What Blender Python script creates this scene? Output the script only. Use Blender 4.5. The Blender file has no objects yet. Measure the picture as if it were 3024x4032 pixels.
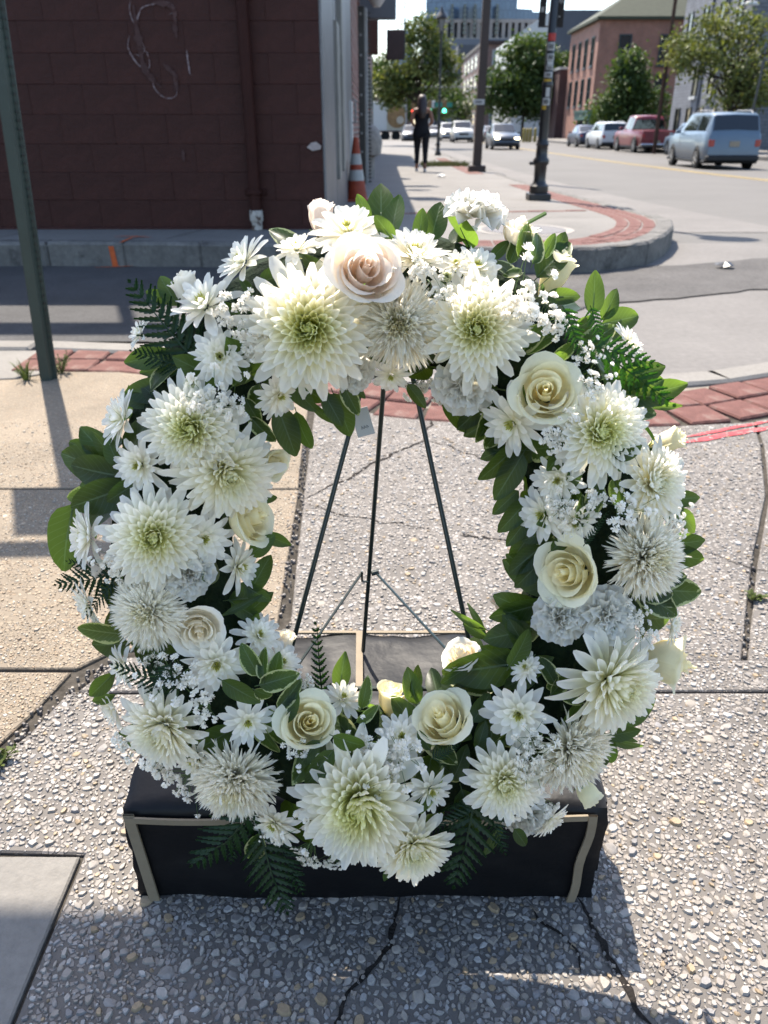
import bpy, math, random
from mathutils import Vector as V, Matrix as M, noise
R = math.radians
rnd = random.Random(7)
sc = bpy.context.scene
COL = sc.collection

# ------------------------------------------------------------------ camera
F = 3029.0                                    # focal length in photo pixels (3024 wide)
PITCH = math.atan((2016 - 500) / F)           # horizon at row 500
SP, CP, HC = math.sin(PITCH), math.cos(PITCH), 0.9
cam = bpy.data.cameras.new('camera')
cam.sensor_fit = 'HORIZONTAL'; cam.sensor_width = 36; cam.lens = 36 * F / 3024
cam.clip_start = 0.02; cam.clip_end = 3000
cam.dof.use_dof = True; cam.dof.focus_distance = 0.84; cam.dof.aperture_fstop = 12
cam_o = bpy.data.objects.new('camera', cam); COL.objects.link(cam_o)
cam_o.location = (0, 0, HC); cam_o.rotation_euler = (R(90) - PITCH, 0, 0)
sc.camera = cam_o

# ------------------------------------------------------------------ sky, sun, exposure
SUN_EL, SUN_AZ = R(57), R(-20)                # sun ahead of the camera, a little to the left
w = bpy.data.worlds.new('World'); sc.world = w; w.use_nodes = True
wn = w.node_tree.nodes; wl = w.node_tree.links
sky = wn.new('ShaderNodeTexSky'); sky.sky_type = 'NISHITA'; sky.sun_disc = False
sky.sun_elevation = SUN_EL; sky.sun_rotation = SUN_AZ
sky.air_density = 1.0; sky.dust_density = 1.2; sky.ozone_density = 1.0
bg = wn['Background']; bg.inputs['Strength'].default_value = 0.11
wl.new(sky.outputs['Color'], bg.inputs['Color'])
sun = bpy.data.lights.new('sun', 'SUN'); sun.energy = 3.4; sun.angle = R(0.53); sun.color = (1, .91, .79)
sun_o = bpy.data.objects.new('sun', sun); COL.objects.link(sun_o)
SUN_DIR = V((math.sin(SUN_AZ) * math.cos(SUN_EL), math.cos(SUN_AZ) * math.cos(SUN_EL), math.sin(SUN_EL)))
sun_o.rotation_euler = SUN_DIR.to_track_quat('Z', 'Y').to_euler(); sun_o.location = (0, 0, 30)
vs = sc.view_settings
vs.view_transform = 'Standard'; vs.look = 'None'; vs.gamma = 1; vs.use_curve_mapping = False
vs.exposure = 2.08
sc.cycles.max_bounces = 8; sc.cycles.transparent_max_bounces = 8

# ------------------------------------------------------------------ where things stand
def zr(y):                                    # road level: falls away gently past the corner
    return 0.0 if y < 7 else -.45 * (1 - math.exp(-(y - 7) / 14))
def ray(x, y):
    X = (x - 1512) / F; v = -(y - 2016) / F
    return V((X, CP + v * SP, -SP + v * CP))
def gnd(x, y, o=0.0):                         # ground point, o above road level
    d = ray(x, y); z = o
    for _ in range(30):
        t = (z - HC) / d.z; z = o + zr(d.y * t)
    return V((d.x * t, d.y * t, z))
def at(x, y, Y):
    d = ray(x, y); t = Y / d.y
    return V((d.x * t, Y, HC + d.z * t))

# ------------------------------------------------------------------ helpers
def tag(o, label=None, cat=None, group=None, kind=None):
    if label: o['label'] = label
    if cat: o['category'] = cat
    if group: o['group'] = group
    if kind: o['kind'] = kind
    return o
def link(o, parent=None):
    COL.objects.link(o)
    if parent: o.parent = parent
    return o
def empty(name, loc, label=None, cat=None, group=None, rz=0):
    o = bpy.data.objects.new(name, None); o.empty_display_size = .05
    o.location = loc; o.rotation_euler = (0, 0, rz); COL.objects.link(o)
    return tag(o, label, cat, group)
def copy_tree(o, parent=None):
    c = o.copy(); COL.objects.link(c); c.parent = parent
    for ch in list(o.children): copy_tree(ch, c)
    return c

class MB:
    def __init__(s): s.v = []; s.f = []; s.m = []; s.c = None; s.t = None
    def add(s, vs, fs, mi=0, col=None, lt=None):
        b = len(s.v); s.v.extend([tuple(p) for p in vs]); s.f.extend([tuple(b + i for i in f) for f in fs]); s.m.extend([mi] * len(fs))
        if col is not None:
            if s.c is None: s.c = [(1, 1, 1)] * b
            s.c.extend(col if isinstance(col, list) else [col] * len(vs))
        elif s.c is not None: s.c.extend([(1, 1, 1)] * len(vs))
        if lt is not None:
            if s.t is None: s.t = [(0, 0, 0)] * b
            s.t.extend(lt)
        elif s.t is not None: s.t.extend([(0, 0, 0)] * len(vs))
        return s
    def box(s, x0, y0, z0, x1, y1, z1, mi=0, col=None, mat=None):
        p = [V((x, y, z)) for z in (z0, z1) for y in (y0, y1) for x in (x0, x1)]
        if mat: p = [mat @ q for q in p]
        return s.add(p, [(0, 2, 3, 1), (4, 5, 7, 6), (0, 1, 5, 4), (2, 6, 7, 3), (0, 4, 6, 2), (1, 3, 7, 5)], mi, col)
    def cbox(s, x0, y0, z0, x1, y1, z1, ch=.004, mi=0, mat=None, col=None):   # box with chamfered edges
        cx, cy, cz = (x0 + x1) / 2, (y0 + y1) / 2, (z0 + z1) / 2
        hx, hy, hz = (x1 - x0) / 2, (y1 - y0) / 2, (z1 - z0) / 2
        ch = min(ch, hx * .9, hy * .9, hz * .9)
        p = []; ix = {}
        for a in (-1, 1):
            for b in (-1, 1):
                for c in (-1, 1):
                    for ax in range(3):
                        h = [hx - ch, hy - ch, hz - ch]; h[ax] += ch
                        ix[a, b, c, ax] = len(p); p.append(V((cx + a * h[0], cy + b * h[1], cz + c * h[2])))
        f = []
        for ax in range(3):
            o = [i for i in range(3) if i != ax]
            for sg in (-1, 1):
                q = []
                for u, w_ in ((-1, -1), (1, -1), (1, 1), (-1, 1)):
                    k = [0, 0, 0]; k[ax] = sg; k[o[0]] = u; k[o[1]] = w_; q.append(ix[k[0], k[1], k[2], ax])
                f.append(tuple(q))
        for ax in range(3):                                 # edges running along ax
            o = [i for i in range(3) if i != ax]
            for u in (-1, 1):
                for w_ in (-1, 1):
                    k0 = [0, 0, 0]; k0[ax] = -1; k0[o[0]] = u; k0[o[1]] = w_; k1 = list(k0); k1[ax] = 1
                    f.append((ix[k0[0], k0[1], k0[2], o[0]], ix[k1[0], k1[1], k1[2], o[0]], ix[k1[0], k1[1], k1[2], o[1]], ix[k0[0], k0[1], k0[2], o[1]]))
        for a in (-1, 1):
            for b in (-1, 1):
                for c in (-1, 1): f.append((ix[a, b, c, 0], ix[a, b, c, 1], ix[a, b, c, 2]))
        if mat: p = [mat @ q for q in p]
        return s.add(p, f, mi, col)
    def cyl(s, p, q, r0, r1=None, n=8, mi=0, caps=True, col=None):
        p, q = V(p), V(q); r1 = r0 if r1 is None else r1
        d = (q - p).normalized(); a = d.orthogonal().normalized(); b = d.cross(a)
        vs_ = [c + (a * math.cos(2 * math.pi * i / n) + b * math.sin(2 * math.pi * i / n)) * r for c, r in ((p, r0), (q, r1)) for i in range(n)]
        fs = [(i, (i + 1) % n, n + (i + 1) % n, n + i) for i in range(n)]
        if caps: fs += [tuple(range(n))[::-1], tuple(range(n, 2 * n))]
        return s.add(vs_, fs, mi, col)
    def tube(s, pts, r, n=6, mi=0, col=None):               # bent wire; r number or list
        pts = [V(p) for p in pts]; k = len(pts); rr = r if isinstance(r, (list, tuple)) else [r] * k
        vs_ = []; a = None
        for i, p in enumerate(pts):
            d = (pts[min(i + 1, k - 1)] - pts[max(i - 1, 0)]).normalized()
            a = d.orthogonal().normalized() if a is None else (a - d * a.dot(d)).normalized()
            b = d.cross(a)
            vs_ += [p + (a * math.cos(2 * math.pi * j / n) + b * math.sin(2 * math.pi * j / n)) * rr[i] for j in range(n)]
        fs = [(i * n + j, i * n + (j + 1) % n, (i + 1) * n + (j + 1) % n, (i + 1) * n + j) for i in range(k - 1) for j in range(n)]
        fs += [tuple(range(n))[::-1], tuple(range((k - 1) * n, k * n))]
        return s.add(vs_, fs, mi, col)
    def lathe(s, prof, n=12, o=(0, 0, 0), mi=0):
        vs_ = [(o[0] + r * math.cos(2 * math.pi * i / n), o[1] + r * math.sin(2 * math.pi * i / n), o[2] + z) for r, z in prof for i in range(n)]
        k = len(prof)
        fs = [(j * n + i, j * n + (i + 1) % n, (j + 1) * n + (i + 1) % n, (j + 1) * n + i) for j in range(k - 1) for i in range(n)]
        fs += [tuple(range(n))[::-1], tuple(range((k - 1) * n, k * n))]
        return s.add(vs_, fs, mi)
    def prism(s, poly, z0, z1, mi=0):                        # poly counter-clockwise xy
        n = len(poly)
        vs_ = [(x, y, z0) for x, y in poly] + [(x, y, z1) for x, y in poly]
        fs = [(i, (i + 1) % n, n + (i + 1) % n, n + i) for i in range(n)] + [tuple(range(n))[::-1], tuple(range(n, 2 * n))]
        return s.add(vs_, fs, mi)
    def mesh(s, name, mats, smooth=None):
        me = bpy.data.meshes.new(name); me.from_pydata(s.v, [], s.f)
        for m_ in (mats if isinstance(mats, (list, tuple)) else [mats]): me.materials.append(m_)
        if any(s.m): me.polygons.foreach_set('material_index', s.m)
        if s.c is not None:
            ca = me.color_attributes.new('Col', 'FLOAT_COLOR', 'POINT')
            ca.data.foreach_set('color', [k for c in s.c for k in (c[0], c[1], c[2], 1)])
        if s.t is not None:
            at_ = me.attributes.new('lt', 'FLOAT_VECTOR', 'POINT'); at_.data.foreach_set('vector', [k for c in s.t for k in c])
        if smooth is not None:
            me.polygons.foreach_set('use_smooth', [True] * len(me.polygons))
            if smooth < 179: me.set_sharp_from_angle(angle=R(smooth))
        me.update()
        return me
    def build(s, name, mats, parent=None, smooth=None, loc=None):
        o = bpy.data.objects.new(name, s.mesh(name, mats, smooth))
        if loc is not None: o.location = loc
        return link(o, parent)

# ------------------------------------------------------------------ materials
ALB = .51                                     # overall albedo scale of street materials
def al(c): return tuple(k * ALB for k in c)
def mk(name, col, rough=.6, spec=.3, var=None, bump=None, attr=False, trans=0., metal=0., coat=0., emit=None, tcol=None, stain=None):
    """var=(scale, amount) colour noise; bump=(scale, strength, distance); attr: colour from Col; trans: share of translucent"""
    m = bpy.data.materials.new(name); m.use_nodes = True
    nt = m.node_tree; N = nt.nodes; L = nt.links; b = N['Principled BSDF']
    b.inputs['Roughness'].default_value = rough; b.inputs['Specular IOR Level'].default_value = spec
    b.inputs['Metallic'].default_value = metal; b.inputs['Coat Weight'].default_value = coat
    tc = N.new('ShaderNodeTexCoord')
    if attr:
        a = N.new('ShaderNodeAttribute'); a.attribute_name = 'Col'; sc_ = N.new('ShaderNodeVectorMath'); sc_.operation = 'SCALE'; sc_.inputs['Scale'].default_value = ALB; L.new(a.outputs['Color'], sc_.inputs[0]); src = sc_.outputs[0]
    else:
        c = N.new('ShaderNodeRGB'); c.outputs[0].default_value = (*al(col), 1); src = c.outputs[0]
    def mul(src, fac_socket, lo, hi):
        mr = N.new('ShaderNodeMapRange'); mr.inputs[1].default_value = .3; mr.inputs[2].default_value = .7
        mr.inputs[3].default_value = lo; mr.inputs[4].default_value = hi; L.new(fac_socket, mr.inputs[0])
        mx = N.new('ShaderNodeMix'); mx.data_type = 'RGBA'; mx.blend_type = 'MULTIPLY'; mx.inputs[0].default_value = 1
        cb = N.new('ShaderNodeCombineColor')
        for k in range(3): L.new(mr.outputs[0], cb.inputs[k])
        L.new(src, mx.inputs[6]); L.new(cb.outputs[0], mx.inputs[7]); return mx.outputs[2]
    for vv in ([] if var is None else (var if isinstance(var, list) else [var])):
        n = N.new('ShaderNodeTexNoise'); n.inputs['Scale'].default_value = vv[0]; n.inputs['Detail'].default_value = 6; n.inputs['Roughness'].default_value = .65
        L.new(tc.outputs['Object'], n.inputs['Vector']); src = mul(src, n.outputs[0], 1 - vv[1], 1 + vv[1])
    if stain:                                    # (scale, threshold, colour, softness): worn patches
        n = N.new('ShaderNodeTexNoise'); n.inputs['Scale'].default_value = stain[0]; n.inputs['Detail'].default_value = 8; n.inputs['Roughness'].default_value = .7
        L.new(tc.outputs['Object'], n.inputs['Vector'])
        mr = N.new('ShaderNodeMapRange'); mr.inputs[1].default_value = stain[1]; mr.inputs[2].default_value = stain[1] + stain[3]; L.new(n.outputs[0], mr.inputs[0])
        mx = N.new('ShaderNodeMix'); mx.data_type = 'RGBA'; L.new(mr.outputs[0], mx.inputs[0]); L.new(src, mx.inputs[6]); mx.inputs[7].default_value = (*al(stain[2]), 1); src = mx.outputs[2]
    L.new(src, b.inputs['Base Color'])
    if bump:
        n = N.new('ShaderNodeTexNoise'); n.inputs['Scale'].default_value = bump[0]; n.inputs['Detail'].default_value = 5
        L.new(tc.outputs['Object'], n.inputs['Vector'])
        bp = N.new('ShaderNodeBump'); bp.inputs['Strength'].default_value = bump[1]; bp.inputs['Distance'].default_value = bump[2] if len(bump) > 2 else .01
        L.new(n.outputs[0], bp.inputs['Height']); L.new(bp.outputs[0], b.inputs['Normal'])
    if emit:
        b.inputs['Emission Color'].default_value = (*emit[0], 1); b.inputs['Emission Strength'].default_value = emit[1]
    if trans:
        tr = N.new('ShaderNodeBsdfTranslucent'); ms = N.new('ShaderNodeMixShader'); ms.inputs[0].default_value = trans
        if tcol:
            mx = N.new('ShaderNodeMix'); mx.data_type = 'RGBA'; mx.blend_type = 'MULTIPLY'; mx.inputs[0].default_value = 1
            L.new(src, mx.inputs[6]); mx.inputs[7].default_value = (*tcol, 1); L.new(mx.outputs[2], tr.inputs['Color'])
        else: L.new(src, tr.inputs['Color'])
        L.new(b.outputs[0], ms.inputs[1]); L.new(tr.outputs[0], ms.inputs[2]); L.new(ms.outputs[0], N['Material Output'].inputs[0])
    return m

def mk_aggregate(name, cols, mortar, cell, wear=.25):
    """exposed-aggregate concrete: pale stones of several tints set in mortar, with relief"""
    m = bpy.data.materials.new(name); m.use_nodes = True
    nt = m.node_tree; N = nt.nodes; L = nt.links; b = N['Principled BSDF']; b.inputs['Roughness'].default_value = .75; b.inputs['Specular IOR Level'].default_value = .25
    tc = N.new('ShaderNodeTexCoord')
    wn_ = N.new('ShaderNodeTexNoise'); wn_.inputs['Scale'].default_value = .35 / cell; L.new(tc.outputs['Object'], wn_.inputs['Vector'])
    va = N.new('ShaderNodeVectorMath'); va.operation = 'MULTIPLY_ADD'; L.new(wn_.outputs['Color'], va.inputs[0]); va.inputs[1].default_value = (cell * .9,) * 3; L.new(tc.outputs['Object'], va.inputs[2])
    vo = N.new('ShaderNodeTexVoronoi'); vo.inputs['Scale'].default_value = 1 / cell; L.new(va.outputs[0], vo.inputs['Vector'])
    ve = N.new('ShaderNodeTexVoronoi'); ve.feature = 'DISTANCE_TO_EDGE'; ve.inputs['Scale'].default_value = 1 / cell; L.new(va.outputs[0], ve.inputs['Vector'])
    sp = N.new('ShaderNodeSeparateColor'); L.new(vo.outputs['Color'], sp.inputs[0])
    cr = N.new('ShaderNodeValToRGB'); cr.color_ramp.interpolation = 'CONSTANT'
    e = cr.color_ramp.elements
    for i, c in enumerate(cols):
        k = e[i] if i < 2 else e.new(0)
        k.position = i / len(cols); k.color = (*al(c), 1)
    L.new(sp.outputs[0], cr.inputs[0])
    # some cells are mortar, plus the rims
    mr = N.new('ShaderNodeMapRange'); mr.inputs[1].default_value = .04; mr.inputs[2].default_value = .14; L.new(ve.outputs['Distance'], mr.inputs[0])
    th = N.new('ShaderNodeMath'); th.operation = 'GREATER_THAN'; th.inputs[1].default_value = .48; L.new(sp.outputs[1], th.inputs[0])
    mu = N.new('ShaderNodeMath'); mu.operation = 'MULTIPLY'; L.new(mr.outputs[0], mu.inputs[0]); L.new(th.outputs[0], mu.inputs[1])
    mx = N.new('ShaderNodeMix'); mx.data_type = 'RGBA'; L.new(mu.outputs[0], mx.inputs[0]); mx.inputs[6].default_value = (*al(mortar), 1); L.new(cr.outputs[0], mx.inputs[7])
    n2 = N.new('ShaderNodeTexNoise'); n2.inputs['Scale'].default_value = 3.5; n2.inputs['Detail'].default_value = 7; n2.inputs['Roughness'].default_value = .7; L.new(tc.outputs['Object'], n2.inputs['Vector'])
    m2 = N.new('ShaderNodeMapRange'); m2.inputs[1].default_value = .3; m2.inputs[2].default_value = .7; m2.inputs[3].default_value = 1 - wear; m2.inputs[4].default_value = 1 + wear * .5; L.new(n2.outputs[0], m2.inputs[0])
    vm = N.new('ShaderNodeVectorMath'); vm.operation = 'SCALE'; L.new(mx.outputs[2], vm.inputs[0]); L.new(m2.outputs[0], vm.inputs['Scale'])
    L.new(vm.outputs[0], b.inputs['Base Color'])
    bp = N.new('ShaderNodeBump'); bp.inputs['Strength'].default_value = .8; bp.inputs['Distance'].default_value = cell * .25; L.new(mu.outputs[0], bp.inputs['Height'])
    n3 = N.new('ShaderNodeTexNoise'); n3.inputs['Scale'].default_value = 400; L.new(tc.outputs['Object'], n3.inputs['Vector'])
    b2 = N.new('ShaderNodeBump'); b2.inputs['Strength'].default_value = .3; b2.inputs['Distance'].default_value = .002; L.new(n3.outputs[0], b2.inputs['Height']); L.new(bp.outputs[0], b2.inputs['Normal'])
    L.new(b2.outputs[0], b.inputs['Normal'])
    return m

def mk_brick(name, c1, c2, mortar, bw, bh, rot=0, rough=.8, mort=.012, bump=.6):
    m = bpy.data.materials.new(name); m.use_nodes = True
    nt = m.node_tree; N = nt.nodes; L = nt.links; b = N['Principled BSDF']; b.inputs['Roughness'].default_value = rough
    tc = N.new('ShaderNodeTexCoord'); sx = N.new('ShaderNodeSeparateXYZ'); L.new(tc.outputs['Object'], sx.inputs[0])
    ad = N.new('ShaderNodeMath'); L.new(sx.outputs[0], ad.inputs[0]); L.new(sx.outputs[1], ad.inputs[1])
    cb = N.new('ShaderNodeCombineXYZ'); L.new(ad.outputs[0], cb.inputs[0]); L.new(sx.outputs[2], cb.inputs[1])
    br = N.new('ShaderNodeTexBrick'); br.inputs['Scale'].default_value = 1; br.inputs['Brick Width'].default_value = bw; br.inputs['Row Height'].default_value = bh
    br.inputs['Mortar Size'].default_value = mort; br.inputs['Color1'].default_value = (*al(c1), 1); br.inputs['Color2'].default_value = (*al(c2), 1); br.inputs['Mortar'].default_value = (*al(mortar), 1)
    L.new(cb.outputs[0], br.inputs['Vector'])
    n = N.new('ShaderNodeTexNoise'); n.inputs['Scale'].default_value = 1.2; n.inputs['Detail'].default_value = 6; L.new(tc.outputs['Object'], n.inputs['Vector'])
    mr = N.new('ShaderNodeMapRange'); mr.inputs[1].default_value = .3; mr.inputs[2].default_value = .7; mr.inputs[3].default_value = .8; mr.inputs[4].default_value = 1.15; L.new(n.outputs[0], mr.inputs[0])
    vm = N.new('ShaderNodeVectorMath'); vm.operation = 'SCALE'; L.new(br.outputs['Color'], vm.inputs[0]); L.new(mr.outputs[0], vm.inputs['Scale']); L.new(vm.outputs[0], b.inputs['Base Color'])
    iv = N.new('ShaderNodeMath'); iv.operation = 'SUBTRACT'; iv.inputs[0].default_value = 1; L.new(br.outputs['Fac'], iv.inputs[1])
    bp = N.new('ShaderNodeBump'); bp.inputs['Strength'].default_value = bump; bp.inputs['Distance'].default_value = .02; L.new(iv.outputs[0], bp.inputs['Height']); L.new(bp.outputs[0], b.inputs['Normal'])
    return m

def mk_leaf(name, c_dark, c_light, edge=None, rough=.38, tcol=(.45, .75, .08), trans=.3, patch=None):
    """leaf: lt = (across -1..1, along 0..1, random); pale midrib and side veins, optional cream margin"""
    m = bpy.data.materials.new(name); m.use_nodes = True
    nt = m.node_tree; N = nt.nodes; L = nt.links; b = N['Principled BSDF']; b.inputs['Roughness'].default_value = rough; b.inputs['Specular IOR Level'].default_value = .22
    a = N.new('ShaderNodeAttribute'); a.attribute_name = 'lt'; sx = N.new('ShaderNodeSeparateXYZ'); L.new(a.outputs['Vector'], sx.inputs[0])
    oi = N.new('ShaderNodeObjectInfo'); tc = N.new('ShaderNodeTexCoord')
    def math_(op, x, y=None):
        n = N.new('ShaderNodeMath'); n.operation = op
        for i, q in enumerate((x, y)):
            if q is None: continue
            if isinstance(q, (int, float)): n.inputs[i].default_value = q
            else: L.new(q, n.inputs[i])
        return n.outputs[0]
    def mixc(f, c1, c2):
        n = N.new('ShaderNodeMix'); n.data_type = 'RGBA'; L.new(f, n.inputs[0])
        for i, q in ((6, c1), (7, c2)):
            if isinstance(q, tuple): n.inputs[i].default_value = (*q, 1)
            else: L.new(q, n.inputs[i])
        return n.outputs[2]
    ab = math_('ABSOLUTE', sx.outputs[0])
    nz = N.new('ShaderNodeTexNoise'); nz.inputs['Scale'].default_value = 5; nz.inputs['Detail'].default_value = 4; L.new(tc.outputs['Object'], nz.inputs['Vector'])
    f0 = math_('MULTIPLY', oi.outputs['Random'], .6); f0 = math_('ADD', f0, math_('MULTIPLY', nz.outputs[0], .4))
    c = mixc(f0, c_dark, c_light)
    vs1 = math_('SUBTRACT', math_('MULTIPLY', sx.outputs[1], 9.0), math_('MULTIPLY', ab, 2.2))
    vf = math_('ABSOLUTE', math_('SUBTRACT', math_('FRACT', vs1), .5))
    vein = math_('MULTIPLY', math_('LESS_THAN', vf, .07), .3)
    mid = math_('MULTIPLY', math_('LESS_THAN', ab, .05), .75)
    c = mixc(math_('MAXIMUM', vein, mid), c, tuple(min(1, k * 2.2 + .04) for k in c_light))
    if edge:
        n2 = N.new('ShaderNodeTexNoise'); n2.inputs['Scale'].default_value = 9; n2.inputs['Detail'].default_value = 3; n2.inputs['Roughness'].default_value = .7; L.new(tc.outputs['Object'], n2.inputs['Vector'])
        al = math_('MULTIPLY', math_('ABSOLUTE', math_('SUBTRACT', sx.outputs[1], .42)), 1.45)
        e = math_('MAXIMUM', ab, al); e = math_('ADD', e, math_('MULTIPLY', math_('SUBTRACT', n2.outputs[0], .5), .7))
        c = mixc(math_('GREATER_THAN', e, .82), c, edge)
    L.new(c, b.inputs['Base Color'])
    hb = math_('ADD', vein, mid)
    bp = N.new('ShaderNodeBump'); bp.inputs['Strength'].default_value = .35; bp.inputs['Distance'].default_value = .002; bp.invert = True; L.new(hb, bp.inputs['Height']); L.new(bp.outputs[0], b.inputs['Normal'])
    tr = N.new('ShaderNodeBsdfTranslucent'); ms = N.new('ShaderNodeMixShader'); ms.inputs[0].default_value = trans
    mt = N.new('ShaderNodeMix'); mt.data_type = 'RGBA'; mt.inputs[0].default_value = .65; L.new(c, mt.inputs[6]); mt.inputs[7].default_value = (*tcol, 1)
    L.new(mt.outputs[2], tr.inputs['Color'])
    L.new(b.outputs[0], ms.inputs[1]); L.new(tr.outputs[0], ms.inputs[2]); L.new(ms.outputs[0], N['Material Output'].inputs[0])
    return m

MT = {}
MT['agg_grey'] = mk_aggregate('grey_aggregate', [(.40, .36, .32), (.50, .46, .41), (.34, .30, .27), (.45, .40, .34), (.54, .50, .46), (.39, .34, .28)], (.205, .185, .165), .008)
MT['agg_tan'] = mk_aggregate('tan_aggregate', [(.42, .34, .245), (.48, .415, .32), (.36, .27, .18), (.52, .46, .375), (.43, .32, .215), (.46, .40, .32)], (.31, .25, .18), .009)
MT['concrete'] = mk('smooth_concrete', (.31, .29, .26), .85, .2, [(2.2, .14), (60, .12)], (180, .5, .003))
MT['far_conc'] = mk('sidewalk_concrete', (.255, .24, .22), .85, .2, [(1.2, .16), (25, .10)], (90, .4, .004))
MT['kerb'] = mk('kerb_concrete', (.21, .2, .185), .9, .2, [(3, .3), (30, .2)], (60, .7, .008), stain=(5, .56, (.09, .085, .08), .12))
MT['dirt'] = mk('joint_dirt', (.085, .075, .062), .95, .1, [(40, .5)], (120, .8, .004))
MT['road'] = mk('street_asphalt', (.175, .165, .152), .85, .25, [(.35, .12), (50, .14)], (150, .5, .004))
MT['asphalt'] = mk('alley_asphalt', (.085, .083, .083), .85, .25, [(1.2, .3), (90, .45)], (140, .8, .006))
MT['apron'] = mk('apron_concrete', (.225, .21, .195), .85, .2, [(.9, .15), (30, .12)], (120, .5, .004), stain=(1.3, .60, (.20, .19, .18), .15))
MT['patch'] = mk('patched_asphalt', (.13, .122, .115), .9, .2, [(2, .25), (60, .3)], (100, .8, .006))
MT['brick_paver'] = mk('red_paver', (.20, .088, .072), .85, .2, [(14, .25), (140, .2)], (150, .6, .003), stain=(9, .54, (.27, .18, .15), .12))
MT['yellow'] = mk('yellow_paint', (.5, .37, .14), .8, .2, [(6, .25)], stain=(8, .55, (.27, .25, .23), .15))
MT['orange'] = mk('orange_spray', (.75, .16, .05), .8, .2, [(30, .2)])
MT['redspray'] = mk('red_spray', (.62, .10, .11), .8, .2, [(40, .3)], stain=(45, .56, (.5, .42, .36), .06))
# ================================================================== the setting: ground
def pip(x, y, P):
    r = False; j = len(P) - 1
    for i in range(len(P)):
        if (P[i][1] > y) != (P[j][1] > y) and x < (P[j][0] - P[i][0]) * (y - P[i][1]) / (P[j][1] - P[i][1]) + P[i][0]: r = not r
        j = i
    return r
def edge_dist(x, y, P):
    b = 9
    for i in range(len(P)):
        ax, ay = P[i - 1]; bx, by = P[i]; dx, dy = bx - ax, by - ay
        t = max(0, min(1, ((x - ax) * dx + (y - ay) * dy) / (dx * dx + dy * dy + 1e-12)))
        b = min(b, math.hypot(x - ax - t * dx, y - ay - t * dy))
    return b
def inset(P, d):
    n = len(P); out = []
    for i in range(n):
        p0, p1, p2 = V(P[i - 1]), V(P[i]), V(P[(i + 1) % n])
        e1, e2 = (p1 - p0).normalized(), (p2 - p1).normalized()
        n1, n2 = V((-e1.y, e1.x)), V((-e2.y, e2.x)); m = (n1 + n2); m = m / max(.4, m.length_squared) * 2
        out.append(tuple(p1 + m * d))
    return out
def ccw(P): return P if sum(P[i - 1][0] * P[i][1] - P[i][0] * P[i - 1][1] for i in range(len(P))) > 0 else P[::-1]
def refine(P, step, amp, seed):
    out = []
    for i in range(len(P)):
        a, b = V(P[i]), V(P[(i + 1) % len(P)]); k = max(1, min(60, int((b - a).length / step)))
        for j in range(k):
            q = a.lerp(b, j / k); e = noise.noise(V((q.x * 9 + seed, q.y * 9, seed))) * amp
            d = (b - a).normalized(); out.append((q.x - d.y * e, q.y + d.x * e))
    return out

o = MB().add([(-600, -30, -.9), (900, -30, -.9), (900, 1800, -.9), (-600, 1800, -.9)], [(0, 1, 2, 3)]).build('ground', MT['road']); tag(o, kind='structure')

def sheet(name, x0, x1, ys, dz, mat, parent=None, nx=1):
    """road sheet whose side edges are numbers or functions of y"""
    f0 = x0 if callable(x0) else (lambda y: x0); f1 = x1 if callable(x1) else (lambda y: x1)
    b = MB(); vs_ = []
    for y in ys:
        for i in range(nx + 1): vs_.append((f0(y) + (f1(y) - f0(y)) * i / nx, y, zr(y) + dz))
    k = nx + 1
    b.add(vs_, [(j * k + i, j * k + i + 1, (j + 1) * k + i + 1, (j + 1) * k + i) for j in range(len(ys) - 1) for i in range(nx)])
    return b.build(name, mat, parent)
YS = [5.0, 7.0] + [7 + .5 * i for i in range(1, 20)] + [17 + 1.5 * i for i in range(20)] + [48 + 8 * i for i in range(24)]
street = tag(sheet('street', -12, 16.4, YS, 0, MT['road']), kind='structure')
sheet('centre_line', 9.28, 9.40, YS[8:], .006, MT['yellow'], street)
sheet('centre_line', 9.52, 9.64, YS[8:], .006, MT['yellow'], street)
# lighter concrete gutter along the kerb
GUT = [y for y in YS if y > 7.5]
sheet('gutter', 2.6, 4.1, GUT, .004, MT['apron'], street)
apron = tag(MB().add([(x, y, .002) for x, y in [(-.2, 3.12), (.1, 2.98), (.6, 2.9), (1.04, 2.92), (1.44, 3.07), (1.9, 3.26), (2.8, 3.68), (9, 6.4), (9, 6.98), (-.2, 6.98)]], [tuple(range(10))]).build('alley_apron', MT['apron']), kind='structure')
alley = tag(MB().add([(x, y, .008) for x, y in [(-12, 3.555), (-1.1, 3.555), (-.7, 3.41), (-.3, 3.17), (0, 3.03), (.35, 3.2), (.8, 3.9), (1.15, 4.36), (1.3, 5.9), (-12, 5.9)]], [tuple(range(10))]).build('alley_road', MT['asphalt']), kind='structure')
P = refine(ccw([(.9, 4.0), (1.12, 4.36), (1.8, 4.62), (2.36, 4.86), (4.2, 5.5), (5.2, 6.4), (2.93, 6.12), (2.4, 5.86), (1.9, 5.7), (1.2, 5.75), (.9, 5.7)]), .12, .05, 3)
MB().add([(x, y, .0095) for x, y in P], [tuple(range(len(P)))]).build('asphalt_patch', MT['patch'], alley)

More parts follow.
